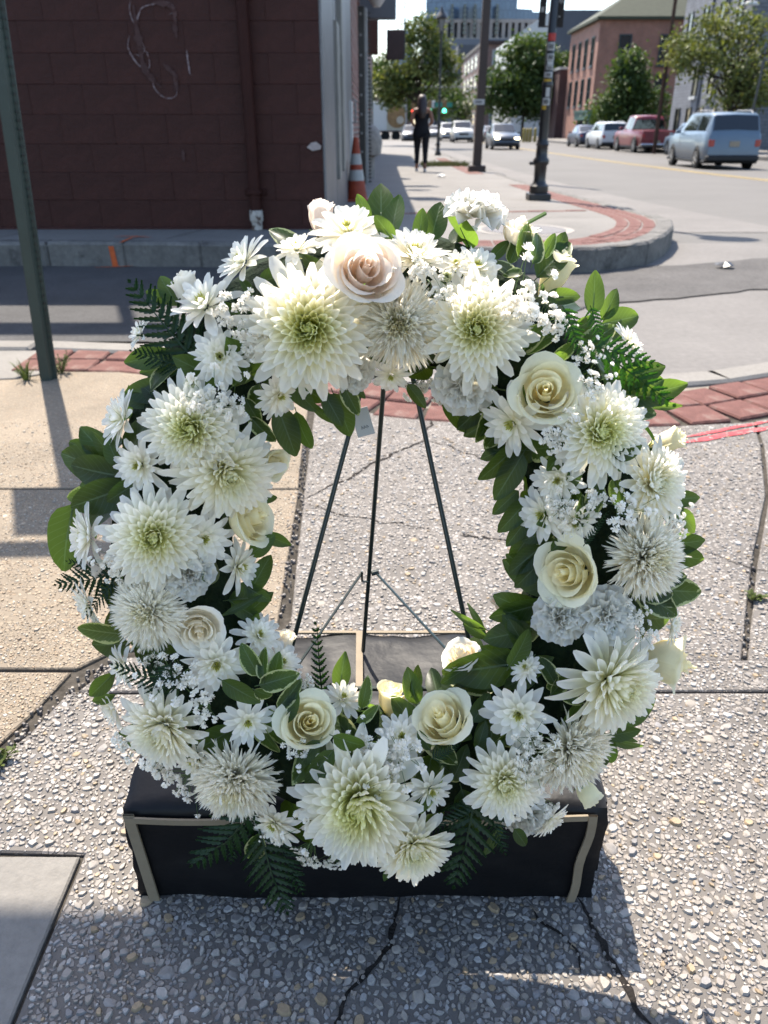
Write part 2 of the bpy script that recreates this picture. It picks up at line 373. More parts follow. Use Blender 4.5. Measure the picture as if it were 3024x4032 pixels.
# --- the near sidewalk: slabs over a bed of dirt
sidewalk = tag(MB().add([(x, y, -.007) for x, y in [(-4, -1), (4, -1), (4, 3.2), (2, 2.95), (1, 2.62), (.1, 2.65), (-.7, 3.05), (-1.5, 3.42), (-4, 3.42)]], [tuple(range(9))]).build('sidewalk', MT['dirt']), kind='structure')
SLABS = [
    ('tan', [(-4, 1.952), (-.238, 1.945), (-.253, 2.213), (-.272, 2.68), (-.62, 2.93), (-1.05, 3.085), (-1.33, 3.09), (-1.46, 2.985), (-4, 2.62)]),
    ('tan', [(-4, 1.15), (-.572, 1.148), (-.522, 1.2), (-.36, 1.235), (-.212, 1.245), (-.236, 1.938), (-4, 1.945)]),
    ('tan', [(-4, .746), (-.8, .75), (-.70, .81), (-.635, .93), (-.605, 1.02), (-.577, 1.14), (-4, 1.142)]),
    ('plain', [(-4, 2.63), (-1.47, 2.995), (-1.34, 3.10), (-1.51, 3.42), (-4, 3.42)]),
    ('plain', [(-4, .742), (-.4185, .738), (-.4185, .4), (-.4185, -1), (-4, -1)]),
    ('grey', [(-.19, 1.25), (-.05, 1.185), (.675, 1.172), (.852, 1.54), (1.044, 1.9), (1.19, 2.265), (1.266, 2.49), (1.0, 2.45), (.6, 2.44), (.1, 2.52), (-.25, 2.67), (-.225, 2.0)]),
    ('grey', [(.684, 1.170), (.861, 1.535), (1.053, 1.9), (1.198, 2.26), (1.275, 2.50), (1.5, 2.60), (4, 3.15), (4, 1.168)]),
    ('grey', [(-.5, 1.182), (-.19, 1.235), (-.05, 1.180), (4, 1.166), (4, 1.086), (.5, 1.086), (-.55, 1.083)]),
    ('grey', [(-.565, 1.080), (.5, 1.083), (4, 1.083), (4, -1), (-.4165, -1), (-.4165, .740), (-.6, .746), (-.665, .83), (-.59, .98)]),
]
MAT_S = {'tan': MT['agg_tan'], 'grey': MT['agg_grey'], 'plain': MT['concrete']}
SL = []
for i, (k, P) in enumerate(SLABS):
    P = ccw(P); Q = refine(inset(P, .0015), .06, .0012, i * 3.7); n = len(Q)
    Q2 = inset(Q, .0025)
    z = {'tan': .0, 'grey': -.001, 'plain': .001}[k]
    b = MB(); b.add([(x, y, -.03) for x, y in Q] + [(x, y, z - .0025) for x, y in Q] + [(x, y, z) for x, y in Q2],
                    [(j, (j + 1) % n, n + (j + 1) % n, n + j) for j in range(n)] + [(n + j, n + (j + 1) % n, 2 * n + (j + 1) % n, 2 * n + j) for j in range(n)] + [tuple(range(2 * n, 3 * n))])
    b.build('paving_slab', MAT_S[k], sidewalk); SL.append((k, P, z))
MT['crackdirt'] = mk('crack_dirt', (.035, .03, .026), .95, .1, [(80, .5)], (200, .8, .004))
# cracks: ribbons of dirt with ragged sides
def ribbon(pts, wd, z, name, mat, parent, seed=1, step=.02, rag=.5, amp=.012, nrm=None):
    path = []
    for a, b_ in zip(pts, pts[1:]):
        a, b_ = V(a), V(b_); k = max(1, int((b_ - a).length / step)); path += [a.lerp(b_, j / k) for j in range(k)]
    path.append(V(pts[-1])); n = len(path); L_, R_ = [], []
    for i, p in enumerate(path):
        d = (path[min(i + 1, n - 1)] - path[max(i - 1, 0)]).normalized(); s = V((-d.y, d.x))
        p = p + s * noise.noise(V((p.x * 14 + seed, p.y * 14, seed))) * amp + s * noise.noise(V((p.x * 60, p.y * 60, seed))) * amp * .45
        e = min(1, 4 * i / n + .15, 4 * (n - 1 - i) / n + .15)
        wl_ = wd * e * (1 + rag * noise.noise(V((p.x * 50, p.y * 50, seed)))) / 2; wr = wd * e * (1 + rag * noise.noise(V((p.x * 50, p.y * 50, seed + 7)))) / 2
        L_.append(p + s * wl_); R_.append(p - s * wr)
    zz = z if callable(z) else (lambda q: z)
    vs_ = [(q.x, q.y, zz(q)) for q in L_ + R_]
    return MB().add(vs_, [(i, n + i, n + i + 1, i + 1) for i in range(n - 1)]).build(name, mat, parent)
def G2(*pp): return [tuple(gnd(x, y)[:2]) for x, y in pp]
CR = [(G2((1190, 1965), (1290, 1915), (1370, 1880), (1450, 1840), (1560, 1780), (1670, 1735), (1700, 1640), (1730, 1590)), .014),
      (G2((1670, 1735), (1760, 1750), (1900, 1810), (2000, 1840)), .007), (G2((1190, 1985), (1380, 2035), (1560, 2065), (1700, 2080)), .006),
      (G2((1810, 2100), (1900, 2110), (2010, 2130)), .009), (G2((1600, 3540), (1540, 3660), (1470, 3790), (1380, 3920), (1300, 4060)), .011),
      (G2((2270, 3540), (2330, 3640), (2400, 3790), (2480, 3900), (2580, 4060)), .013), (G2((2090, 3560), (2200, 3700), (2290, 3830)), .006),
      (G2((2780, 2170), (2900, 2220), (3060, 2260)), .004)]
for i, (p, wd) in enumerate(CR): ribbon(p, wd * .62, .0006, 'crack', MT['crackdirt'], sidewalk, i * 5 + 1, step=.008, rag=1.3, amp=.016)
ribbon(G2((2690, 1745), (2850, 1715), (3060, 1680)), .03, .0018, 'sprayed_line', MT['redspray'], sidewalk, 3, rag=.2, amp=.004)
ribbon(G2((2690, 1725), (2860, 1690), (3060, 1655)), .018, .0018, 'sprayed_line', MT['redspray'], sidewalk, 9, rag=.2, amp=.004)
# pebbles of the exposed aggregate
MT['pebble'] = mk('aggregate_stone', (1, 1, 1), .6, .35, (90, .16), (300, .3, .002), attr=True)
CRP = [(q, wd) for p, wd in CR for a, b_ in zip(p, p[1:]) for q in [tuple(V(a).lerp(V(b_), t / 6)) for t in range(7)]]
cell = {}; peb = []
def try_peb(x, y, r, k):
    i, j = int(math.floor(x / .03)), int(math.floor(y / .03))
    for di in (-1, 0, 1):
        for dj in (-1, 0, 1):
            for (px, py, pr) in cell.get((i + di, j + dj), ()):
                if (px - x) ** 2 + (py - y) ** 2 < (pr + r) ** 2 * .80: return False
    cell.setdefault((i, j), []).append((x, y, r)); peb.append((x, y, r, k)); return True
GP = [(.36, .325, .285), (.42, .39, .35), (.33, .295, .26), (.48, .455, .425), (.30, .275, .25), (.39, .345, .295), (.42, .385, .34), (.37, .325, .275), (.29, .275, .265), (.45, .42, .38), (.40, .35, .29), (.39, .29, .18)]
TP = [(.47, .38, .27), (.52, .44, .335), (.41, .29, .18), (.55, .49, .40), (.38, .30, .22), (.48, .36, .235)]
def slab_of(x, y):
    for k, P, z in SL:
        if pip(x, y, P): return k, P, z
    return None, None, 0
for rr, tries, ymax in (((.0075, .0105), 800, 2.5), ((.005, .0075), 7000, 2.5), ((.0034, .005), 34000, 2.3), ((.002, .0034), 52000, 1.3)):
    for _ in range(tries):
        y = .47 + (ymax - .47) * rnd.random() ** 1.25; hw = .24 + .56 * y; x = rnd.uniform(-hw, hw)
        if -.31 < x < .26 and .69 < y < 1.02: continue
        k, P, z = slab_of(x, y)
        if k is None or k == 'plain': continue
        r = rnd.uniform(*rr)
        if k == 'tan': r *= .62
        if edge_dist(x, y, P) < r + .005: continue
        if any((x - q[0]) ** 2 + (y - q[1]) ** 2 < (r * .6 + wd * .5) ** 2 for q, wd in CRP): continue
        try_peb(x, y, r, k)
def stone(r, sd):
    q = random.Random(sd); n = q.choice((6, 7, 8, 9)); ph = q.random() * 6.28; asp = q.uniform(.45, 1.0); ca, sa = math.cos(ph), math.sin(ph)
    rr = [r * q.uniform(.72, 1.18) for _ in range(n)]; h = q.uniform(.0012, .0042) * (r / .008) ** .5; tx, ty = q.uniform(-.15, .15), q.uniform(-.15, .15)
    low, top = [], []
    for i in range(n):
        a = 6.283 * i / n + q.uniform(-.2, .2); x, y = rr[i] * math.cos(a), rr[i] * math.sin(a) * asp; x, y = x * ca - y * sa, x * sa + y * ca
        low.append((x, y, -.004)); top.append((x * .74, y * .74, h + tx * x * .5 + ty * y * .5))
    mid = [(x, y, .0002) for x, y, _ in low]
    return low + mid + top, [(j, (j + 1) % n, n + (j + 1) % n, n + j) for j in range(n)] + [(n + j, n + (j + 1) % n, 2 * n + (j + 1) % n, 2 * n + j) for j in range(n)] + [tuple(range(2 * n, 3 * n))]
order = sorted(range(len(peb)), key=lambda i: -peb[i][2] / math.hypot(peb[i][1], .9) * (1 if abs(peb[i][0]) < .2 + .5 * peb[i][1] and not (-.33 < peb[i][0] < .3 and .66 < peb[i][1] < 1.1) else .3))
big = set(order[:280]); b = MB()
PM = []
for i in range(24):
    bb = MB(); v_, f_ = stone(.01, 900 + i); c = tuple(1.15 * u for u in GP[i % len(GP)]); bb.add(v_, f_, col=c); PM.append(bb.mesh('pebble', MT['pebble'], 40))
for i, (x, y, r, k) in enumerate(peb):
    z = -.001 if k == 'grey' else 0
    if i in big:
        ob = bpy.data.objects.new('pebble', PM[rnd.randrange(24)]); ob.location = (x, y, z); ob.scale = (r / .01,) * 2 + (1,); ob.rotation_euler = (0, 0, rnd.random() * 6.28); link(ob, sidewalk); continue
    v_, f_ = stone(r, i); c = rnd.choice(GP if k == 'grey' else TP); e = rnd.uniform(.8, 1.35)
    b.add([(x + p, y + q, z + h) for p, q, h in v_], f_, col=tuple(e * u for u in c))
tag(b.build('small_pebbles', MT['pebble'], sidewalk, 48), kind='stuff')
# crumbs of gravel in the joints
b = MB()
for (xa, ya, xb, yb, wd, n) in [(-.215, 1.25, -.25, 2.4, .03, 260), (-.50, 1.16, -.64, .86, .05, 320), (.68, 1.18, 1.2, 2.3, .02, 160), (.30, .62, .36, .56, .03, 60)] + [(p[i][0], p[i][1], p[i + 1][0], p[i + 1][1], wd * .8, 9) for p, wd in CR for i in range(len(p) - 1)]:
    for _ in range(n):
        t = rnd.random(); x = xa + (xb - xa) * t + rnd.gauss(0, wd * .4); y = ya + (yb - ya) * t + rnd.gauss(0, wd * .25); r = rnd.uniform(.0015, .005)
        v_, f_ = stone(r, int(t * 1e6)); c = rnd.choice([(.30, .25, .20), (.22, .2, .18), (.42, .36, .30), (.15, .13, .12)])
        b.add([(x + p, y + q, -.002 + h * 1.6) for p, q, h in v_], f_, col=c)
tag(b.build('joint_gravel', MT['pebble'], sidewalk), kind='stuff')

# --- brick bands and kerbs
def smooth_path(pts, step):
    pts = [V(p) for p in pts]; out = []
    for i in range(len(pts) - 1):
        p0, p1, p2, p3 = pts[max(i - 1, 0)], pts[i], pts[i + 1], pts[min(i + 2, len(pts) - 1)]
        for j in range(20):
            t = j / 20; out.append(.5 * ((2 * p1) + (p2 - p0) * t + (2 * p0 - 5 * p1 + 4 * p2 - p3) * t * t + (3 * p1 - p0 - 3 * p2 + p3) * t ** 3))
    out.append(pts[-1]); res = [out[0]]; acc = 0
    for a, c in zip(out, out[1:]):
        d = (c - a).length
        while acc + d >= step:
            a = a.lerp(c, (step - acc) / d); d = (c - a).length; acc = 0; res.append(a)
        acc += d
    return res
def brick_band(path, offs, zf, parent, blen, bwid, gap=.01, skew=0, cut=None):
    pts = smooth_path(path, blen + gap); me = None
    mb = [MB().cbox(-blen / 2, -bwid / 2, -.05, blen / 2, bwid / 2, .004 + .001 * k, .006).mesh('brick', MT['brick_paver']) for k in range(4)]
    for r_, off in enumerate(offs):
        for i in range(len(pts) - 1):
            d = (pts[i + 1] - pts[i]).normalized(); s = V((-d.y, d.x)); c = pts[i].lerp(pts[i + 1], .5 + (.5 if r_ % 2 and not skew else 0) * 0) + s * off + d * skew * off
            if cut and cut(c): continue
            ob = bpy.data.objects.new('brick', rnd.choice(mb)); ob.location = (c.x, c.y, zf(c) + rnd.uniform(-.002, .002))
            ob.rotation_euler = (rnd.uniform(-.008, .008), rnd.uniform(-.008, .008), math.atan2(d.y, d.x) + rnd.uniform(-.012, .012)); link(ob, parent)
BAND = [(-1.55, 3.255), (-1.1, 3.25), (-.7, 3.10), (-.3, 2.86), (.1, 2.68), (.6, 2.60), (1.04, 2.62), (1.44, 2.78), (1.9, 2.98), (2.8, 3.4)]
MB().add([(x, y, -.009) for x, y in [(p[0] - .05, p[1] - .2) for p in BAND] + [(p[0] - .05, p[1] + .2) for p in BAND[::-1]]], [tuple(range(20))]).build('mortar_bed', mk('mortar', (.33, .29, .24), .9, .1, (30, .2)), sidewalk)
brick_band(BAND, (-.085, .085), lambda c: 0, sidewalk, .155, .155, .013)
kp = smooth_path([(p[0], p[1] + .0) for p in [(-4.0, 3.24)] + BAND], .8)
for i in range(len(kp) - 1):
    a, c = kp[i], kp[i + 1]; d = (c - a).normalized(); s = V((-d.y, d.x)); m = M.Translation((a.x, a.y, 0)) @ M.Rotation(math.atan2(d.y, d.x), 4, 'Z')
    MB().cbox(.003, .178, -.08, (c - a).length - .003, .315, .011, .012, mat=m).build('kerb_stone', MT['concrete'], sidewalk)

# --- the corner island across the alley
KERB = [(-12, 5.78), (-2.4, 5.745), (-1.25, 5.69), (0, 5.56), (.7, 5.46), (1.26, 5.43), (1.69, 5.60), (2.0, 5.95), (2.19, 6.33), (2.38, 6.75), (2.52, 7.17), (2.60, 7.8), (2.63, 8.5), (2.66, 10), (2.69, 13.4), (2.75, 20)]
def yf(x):
    for (a, p), (c, q) in zip(KERB, KERB[1:]):
        if a <= x <= c: return p + (q - p) * (x - a) / (c - a)
    return 5.8
KH = .165
xs = [-12, -6, -2.4, -1.25] + [-1 + .2 * i for i in range(11)] + [1.1, 1.26, 1.4, 1.55, 1.69, 1.85, 2.0, 2.1, 2.19, 2.3, 2.38, 2.45, 2.52, 2.56, 2.60, 2.615, 2.63, 2.645, 2.66, 2.675, 2.69]
b = MB(); vs_ = []; N_ = 14
for x in xs:
    y0 = yf(x); y1 = 13.4
    for j in range(N_ + 1):
        y = y0 + (y1 - y0) * (j / N_) ** 1.3; vs_.append((x, y, zr(y) + KH))
b.add(vs_, [(i * (N_ + 1) + j, (i + 1) * (N_ + 1) + j, (i + 1) * (N_ + 1) + j + 1, i * (N_ + 1) + j + 1) for i in range(len(xs) - 1) for j in range(N_)])
walk = tag(b.build('corner_sidewalk', MT['far_conc']), kind='structure')
fw = tag(sheet('far_sidewalk', -.47, lambda y: 2.69 + .06 * min(1, (y - 13.4) / 6), [13.4 + 1.1 * i for i in range(25)] + [42 + 6 * i for i in range(9)], KH, MT['far_conc']), kind='structure')
# kerb stones round the corner and along the street, each block one piece
kp = smooth_path(KERB[1:], .55)
for i in range(len(kp) - 1):
    a, c = kp[i], kp[i + 1]; d = (c - a).normalized(); ln = (c - a).length; z = zr((a.y + c.y) / 2)
    m = M.Translation((a.x, a.y, z)) @ M.Rotation(math.atan2(d.y, d.x), 4, 'Z')
    MB().cbox(.002, -.02, -.1, ln + .012, .13, KH + .005 + rnd.uniform(0, .003), .018, mat=m).build('kerb_stone', MT['kerb'], walk)
MB().cbox(-12, 5.72, -.1, -2.4, 5.9, KH + .005, .02).build('kerb_stone', MT['kerb'], walk)
for i in range(14):
    y0 = 20 + i * 5; MB().box(2.72, y0, zr(y0) - .1, 2.90, y0 + 4.97, zr(y0 + 2.5) + KH + .006).build('kerb_stone', MT['kerb'], fw)
zw = lambda c: zr(c.y) + KH
brick_band([(.35, 5.64), (.75, 5.62), (1.2, 5.62), (1.55, 5.78), (1.85, 6.15), (2.08, 6.6), (2.26, 7.2), (2.36, 8), (2.40, 9.5), (2.43, 12), (2.45, 15)], (-.055, .055, .165), zw, walk, .20, .10, .008)
brick_band([(-.35, 8.0), (1.0, 8.35), (2.2, 8.6)], (0,), zw, walk, .2, .10, .01)
brick_band([(2.3, 20), (2.35, 34)], (0, .2), zw, fw, .4, .18, .02)
# sidewalk joints
for y in (7.6, 9.2, 10.9, 12.5): ribbon([(-.4, y), (2.3, y + .05)], .012, lambda q: zr(q.y) + KH + .003, 'joint', MT['dirt'], walk, y, .1, .2, .01)
for y in (14.2, 16, 17.8, 19.6, 21.5, 24, 27, 30, 34): ribbon([(-.4, y), (2.4, y + .03)], .014, lambda q: zr(q.y) + KH + .003, 'joint', MT['dirt'], fw, y, .1, .2, .01)
for x in (-2.9, -1.6, -.9): ribbon([(x, 5.9), (x + .15, 6.5)], .01, KH + .003, 'joint', MT['dirt'], walk, x, .1, .2, .01)
ribbon([(-4, 5.92), (.2, 5.74)], .012, KH + .003, 'joint', MT['dirt'], walk, 2.2, .1, .2, .006)
# round cover in the corner sidewalk
c = gnd(2110, 905, KH); MB().lathe([(.0, .001), (.33, .001), (.335, .006), (.30, .008), (.29, .005), (0, .005)], 40, (c.x - .1, c.y, KH)).build('utility_cover', mk('cover_iron', (.19, .18, .18), .7, .3, [(40, .3)], (80, .8, .006)), walk)
MB().lathe([(0, .0), (.40, .0), (.40, .003), (0, .003)], 40, (c.x - .1, c.y, KH)).build('cover_collar', mk('collar_mortar', (.45, .42, .38), .9, .1, (20, .2)), walk)
# orange utility mark across kerb
def G3(pp, o): return [tuple(gnd(x, y, o)[:2]) for x, y in pp]
ribbon(G3([(450, 936), (520, 934), (600, 938)], KH), .028, KH + .0085, 'sprayed_mark', MT['orange'], walk, 2, rag=.3, amp=.004)
ribbon(G3([(470, 962), (520, 940), (560, 935)], KH), .022, KH + .0095, 'sprayed_mark', MT['orange'], walk, 5, rag=.3, amp=.004)
p = gnd(482, 1040); yk = yf(p.x) - .0225
MB().add([(p.x - .018, yk, .0), (p.x + .022, yk, .0), (p.x + .008, yk, KH - .018), (p.x - .028, yk, KH - .018)], [(0, 1, 2, 3)]).build('sprayed_mark', MT['orange'], walk)
ribbon(G2((370, 1060), (480, 1056), (560, 1052)), .02, .0128, 'sprayed_mark', MT['orange'], alley, 5, rag=.6, amp=.006)
# far side of the street
fs = tag(sheet('opposite_sidewalk', 16.4, 21.2, [14 + 4 * i for i in range(40)], .15, MT['far_conc']), kind='structure')
for i in range(12):
    y0 = 20 + 8 * i; MB().box(16.25, y0, zr(y0) - .1, 16.42, y0 + 7.97, zr(y0 + 4) + .155).build('kerb_stone', MT['kerb'], fs)
sheet('parking_line', 13.4, 13.5, [30 + 4 * i for i in range(12)], .006, MT['apron'], street)
o = tag(MB().box(-80, 92, -.62, 120, 101, -.44).build('cross_street', MT['road']), kind='structure')
# ================================================================== buildings
MT['brown'] = mk('brown_wall_paint', (.066, .0195, .0145), .6, .2, [(1.3, .3), (14, .15)], (45, .7, .005), stain=(3.2, .62, (.085, .042, .033), .14))
MT['brown_pipe'] = mk('pipe_paint', (.05, .014, .01), .65, .15, (10, .15))
MT['chalk'] = mk('chalky_residue', (.40, .32, .33), .9, .1, [(25, .3)], stain=(38, .46, (.13, .045, .032), .16))
MT['silver'] = mk('grey_metal_cladding', (.20, .195, .20), .45, .5, [(2, .2), (8, .12)], (6, .2, .01), metal=.2)
MT['greymet'] = mk('grey_trim', (.33, .33, .33), .5, .4, (5, .15))
MT['greyyel'] = mk('weathered_door_paint', (.29, .28, .25), .5, .4, (5, .2))
MT['black'] = mk('black_iron_paint', (.018, .018, .02), .4, .45, (12, .2))
MT['signgrey'] = mk('grey_sign_box', (.13, .135, .155), .5, .4, (4, .08))
MT['dkbrown'] = mk('dark_brown_sign', (.05, .022, .018), .6, .3, (6, .2))
MT['white'] = mk('white_paint', (.72, .72, .70), .5, .4, (6, .08))
MT['glass'] = mk('dark_window_glass', (.02, .025, .03), .08, .6)
MT['skyglass'] = mk('reflecting_glass', (.10, .15, .20), .1, .7)
MT['side_brick'] = mk_brick('side_wall_brick', (.34, .13, .09), (.28, .10, .07), (.36, .30, .26), .22, .075)

XW = -.45; YW = 6.55
cb_ = empty('corner_building', (XW, YW, KH), 'low corner building with dark brown painted block wall and brick side', 'building')
def part(b, name, mats, smooth=None, parent=cb_):
    o = b.build(name, mats, parent, smooth); o.matrix_parent_inverse = parent.matrix_world.inverted() if False else M.Translation(-parent.location)
    return o
# core wall, blocks proud of it
part(MB().box(-9, YW, .0, XW - .02, YW + .3, 3.60).box(-1.9, YW + .001, 3.60, XW - .02, YW + .3, 4.72), 'wall', mk('block_joint', (.064, .019, .014), .8, .2, (20, .2)))
bm = [MB().cbox(-.1995, -.012 - .0015 * k, -.0995, .1995, .05, .0995, .0015).mesh('block', MT['brown']) for k in range(4)]
bh = [MB().cbox(-.0995, -.012 - .0015 * k, -.0995, .0995, .05, .0995, .0015).mesh('block', MT['brown']) for k in range(3)]
for r_ in range(10):
    z = KH + .02 + .1 + r_ * .2; x = XW - .001 - (.1 if r_ % 2 == 0 else 0); first = r_ % 2 == 0
    while x > -3.9:
        if first: me, wd = rnd.choice(bh), .2; cx = XW - .101; first = False; x = XW - .201
        else: me, wd = rnd.choice(bm), .4; cx = x - .2; x -= .4
        ob = bpy.data.objects.new('block', me); ob.location = V((cx, YW, z)) - cb_.location; ob.rotation_euler = (0, 0, 0); link(ob, cb_)
part(MB().cbox(-9, YW - .02, KH - .02, XW - .003, YW + .05, KH + .019, .006), 'base_course', MT['brown'])
# unseen board added over a lowered parapet; the gap lights a strip of alley
part(MB().box(-3.6, YW, 4.38, -1.95, YW + .06, 4.72).box(-3.5, YW + .02, 3.5, -3.44, YW + .08, 4.5).box(-2.3, YW + .02, 3.5, -2.24, YW + .08, 4.5), 'added_roof_board', MT['brown'])
# drain pipe
p0 = at(1010, 870, YW - .07); p1 = at(948, -60, YW - .07); px = (p0.x + p1.x) / 2
part(MB().cyl((px, YW - .075, .30), (px, YW - .075, 3.3), .044, n=16), 'downpipe', MT['brown_pipe'], 60)
part(MB().cyl((px, YW - .075, KH + .004), (px, YW - .075, .24), .043, n=16).lathe([(.05, .235), (.053, .245), (.053, .30), (.048, .315)], 16, (px, YW - .075, 0)), 'pipe_boot', mk('worn_white_pipe', (.62, .58, .52), .7, .3, [(20, .2)], stain=(12, .5, (.14, .09, .07), .06)), 60)
for z in (.42, 1.72): part(MB().cbox(px - .085, YW - .03, z, px + .085, YW - .013, z + .05, .003).cbox(px - .05, YW - .125, z + .01, px + .05, YW - .02, z + .04, .003), 'pipe_bracket', MT['brown_pipe'])
# pale smears and a chip on the painted blocks
def wallmark(pts, wd, sd):
    path = [at(x, y, YW - .0225) for x, y in pts]; path = smooth_path([(p.x, p.z) for p in path], .02); n = len(path); A, B = [], []
    for i, p in enumerate(path):
        d = (path[min(i + 1, n - 1)] - path[max(i - 1, 0)]).normalized(); s = V((-d.y, d.x)); e = wd * (.35 + .9 * abs(noise.noise(V((p.x * 20, p.y * 20, sd))))) * min(1, .2 + 5 * i / n, .2 + 5 * (n - 1 - i) / n)
        A.append((p.x + s.x * e, YW - .0225 - .0004 * sd, p.y + s.y * e)); B.append((p.x - s.x * e, YW - .0225 - .0004 * sd, p.y - s.y * e))
    part(MB().add(A + B, [(i, n + i, n + i + 1, i + 1) for i in range(n - 1)]), 'paint_smear', MT['chalk'])
MT['smudge'] = mk('faint_smudge', (.12, .07, .066), .9, .1, [(12, .3)], stain=(30, .52, (.06, .022, .016), .16))
def smudge(*a): global MT; k_ = MT['chalk']; MT['chalk'] = MT['smudge']; wallmark(*a); MT['chalk'] = k_
smudge([(525, 20), (540, 120), (555, 210), (575, 280), (640, 350)], .035, 6)
smudge([(600, 10), (680, 30), (690, 120), (700, 160)], .03, 7)
smudge([(640, 250), (690, 300), (690, 370)], .035, 8)
smudge([(720, 590), (725, 640)], .03, 9)
wallmark([(515, 0), (510, 40), (530, 95), (545, 60), (560, 30), (610, 15), (660, 10), (690, 40), (660, 60)], .007, 1)
wallmark([(510, 140), (505, 190), (540, 250), (590, 290), (610, 350), (650, 385), (690, 380), (700, 340)], .008, 2)
wallmark([(560, 190), (580, 210), (590, 260), (570, 280)], .006, 3)
wallmark([(735, 195), (740, 240), (750, 295), (765, 290)], .008, 4)
wallmark([(530, 210), (555, 220), (570, 190), (545, 150)], .004, 5)
P = [at(x, y, YW - .0255) for x, y in [(1208, 580), (1225, 562), (1245, 558), (1265, 575), (1262, 588), (1230, 594)]]
part(MB().add(P, [tuple(range(6))[::-1]]), 'paint_chip', mk('bare_block', (.55, .47, .44), .9, .1, (40, .2)))
# street side: metal-clad front bay, then brick, pillar, render
ZB = -.4
part(MB().box(XW - .25, YW + .301, ZB, XW - .02, 30, 3.7), 'wall', mk('plain_render', (.28, .2, .17), .8, .2, (3, .2)))
for i, (y0, y1, dx, z0, z1, mt) in enumerate([(6.53, 8.0, .0, -.2, 2.6, 'silver'), (8.05, 8.5, .03, .45, 1.75, 'greyyel'), (8.52, 8.9, .05, .5, 3.0, 'greyyel'), (8.0, 10.4, .0, -.2, 2.6, 'silver'), (9.5, 9.9, .02, .55, 2.3, 'greymet'), (10.42, 12.15, -.004, -.3, 3.2, 'silver'), (11.2, 11.5, .03, .45, 1.2, 'white')]):
    part(MB().cbox(XW - .02, y0, z0, XW + dx + .0012 * i, y1, z1, .006), 'metal_panel', MT[mt])
part(MB().tube([(XW + .05, 10.9, .95), (XW + .09, 10.9, .95), (XW + .09, 10.9, 1.2), (XW + .05, 10.9, 1.2)], .012), 'door_handle', MT['greymet'])
b = MB()
for k in range(42): b.cbox(XW - .02, 12.17, ZB + .2 + k * .0775, XW + .008 + .002 * (k % 3), 15.25, ZB + .2 + k * .0775 + .066, .003)
tag(part(b, 'brick_courses', MT['side_brick']), kind='stuff')
part(MB().cbox(XW - .02, 15.3, ZB, XW + .12, 15.55, 2.72, .01), 'pillar', MT['black'])
for k in range(9): part(MB().lathe([(.022, 0), (.022, .01), (.008, .018)], 10, (0, 0, 0)), 'rivet', MT['greymet']).matrix_parent_inverse = M.Translation(-cb_.location) @ M.Translation((XW + .05, 15.3, .2 + k * .3)) @ M.Rotation(R(90), 4, 'X')
part(MB().cbox(XW - .02, 15.56, ZB, XW + .16, 15.75, 2.72, .01).cbox(XW, 15.25, -.2, XW + .25, 15.8, -.06, .02), 'pillar_trim', mk('pale_trim', (.42, .42, .42), .5, .4, (6, .2)))
b = MB()
for k in range(44): b.box(XW + .0, 15.78 + .001 * k, -.1 + k * .064, XW + .21, 15.83, -.1 + k * .064 + .03)
tag(part(b, 'security_gate', MT['black']), kind='stuff')
part(MB().box(XW - .02, 15.9, ZB, XW + .02, 29.9, 3.3), 'brick_wall', MT['side_brick'])
for y0 in (18.4, 22.0, 26.0): part(MB().cbox(XW, y0, .55, XW + .07, y0 + 1.1, 2.4, .01), 'window_frame', MT['greymet']); part(MB().box(XW + .02, y0 + .1, .62, XW + .075, y0 + 1.0, 2.33), 'pane', MT['glass'])
part(MB().lathe([(.05, -.3), (.22, -.25), (.26, .0), (.2, .2), (.12, .3), (0, .34)], 14, (XW + .16, 18.0, .62)).cyl((XW + .15, 18, -.2), (XW + .15, 18, .4), .1), 'stone_urn', mk('urn_stone', (.4, .37, .34), .9, .1, (8, .3)), 60)
part(MB().cbox(XW - .02, 12.9, 2.98, .02, 13.1, 4.1, .02), 'blade_sign', MT['signgrey'])
part(MB().cbox(XW - .02, 16.2, 2.62, .22, 16.4, 3.32, .02), 'blade_sign', MT['signgrey'])
part(MB().lathe([(.0, .02), (.06, .0), (.15, .12), (.2, .32), (.21, .36), (.19, .36), (.0, .1)], 18, (-.12, 15.0, 2.66)).cbox(-.42, 14.95, 3.0, -.1, 15.05, 3.06), 'wall_lamp', mk('lamp_reflector', (.6, .6, .6), .4, .5), 60)
part(MB().cbox(XW, 19.0, 2.3, -.12, 19.5, 3.0, .02), 'wall_box', mk('rust_brown_box', (.10, .03, .02), .6, .3, (6, .2)))
# next building down: hanging sign on rods
hs = empty('hanging_sign', (.3, 27.0, 2.6), 'dark brown square sign hanging on thin rods over far sidewalk', 'sign')
def pt(o, parent): o.matrix_parent_inverse = M.Translation(-parent.location); return o
pt(MB().cbox(.075, 26.95, 2.72, .60, 27.05, 3.5, .01).build('board', MT['dkbrown'], hs), hs)
for x in (.12, .62): pt(MB().cyl((x, 27, 3.5 if x < .3 else 2.75), (x, 27, 6.3), .014 if x < .3 else .024, n=6).build('rod', MT['black'], hs), hs)
pt(MB().cyl((XW - 1, 27, 6.2), (.8, 27, 6.2), .03, n=6).build('bracket', MT['black'], hs), hs)
for k in range(5): pt(MB().cyl((.12, 27, 3.75 + k * .32), (.62, 27, 3.75 + k * .32), .006, n=5).build('wire', MT['greymet'], hs), hs)
nb = empty('neighbour_building', (XW, 36, -.3), 'narrow reddish rendered building past the low corner building', 'building')
pt(MB().box(-9, 30.1, -.6, XW - .1, 42, 7.5).build('wall', mk_brick('old_red_brick', (.30, .12, .09), (.26, .1, .08), (.3, .25, .22), .22, .075), nb), nb)
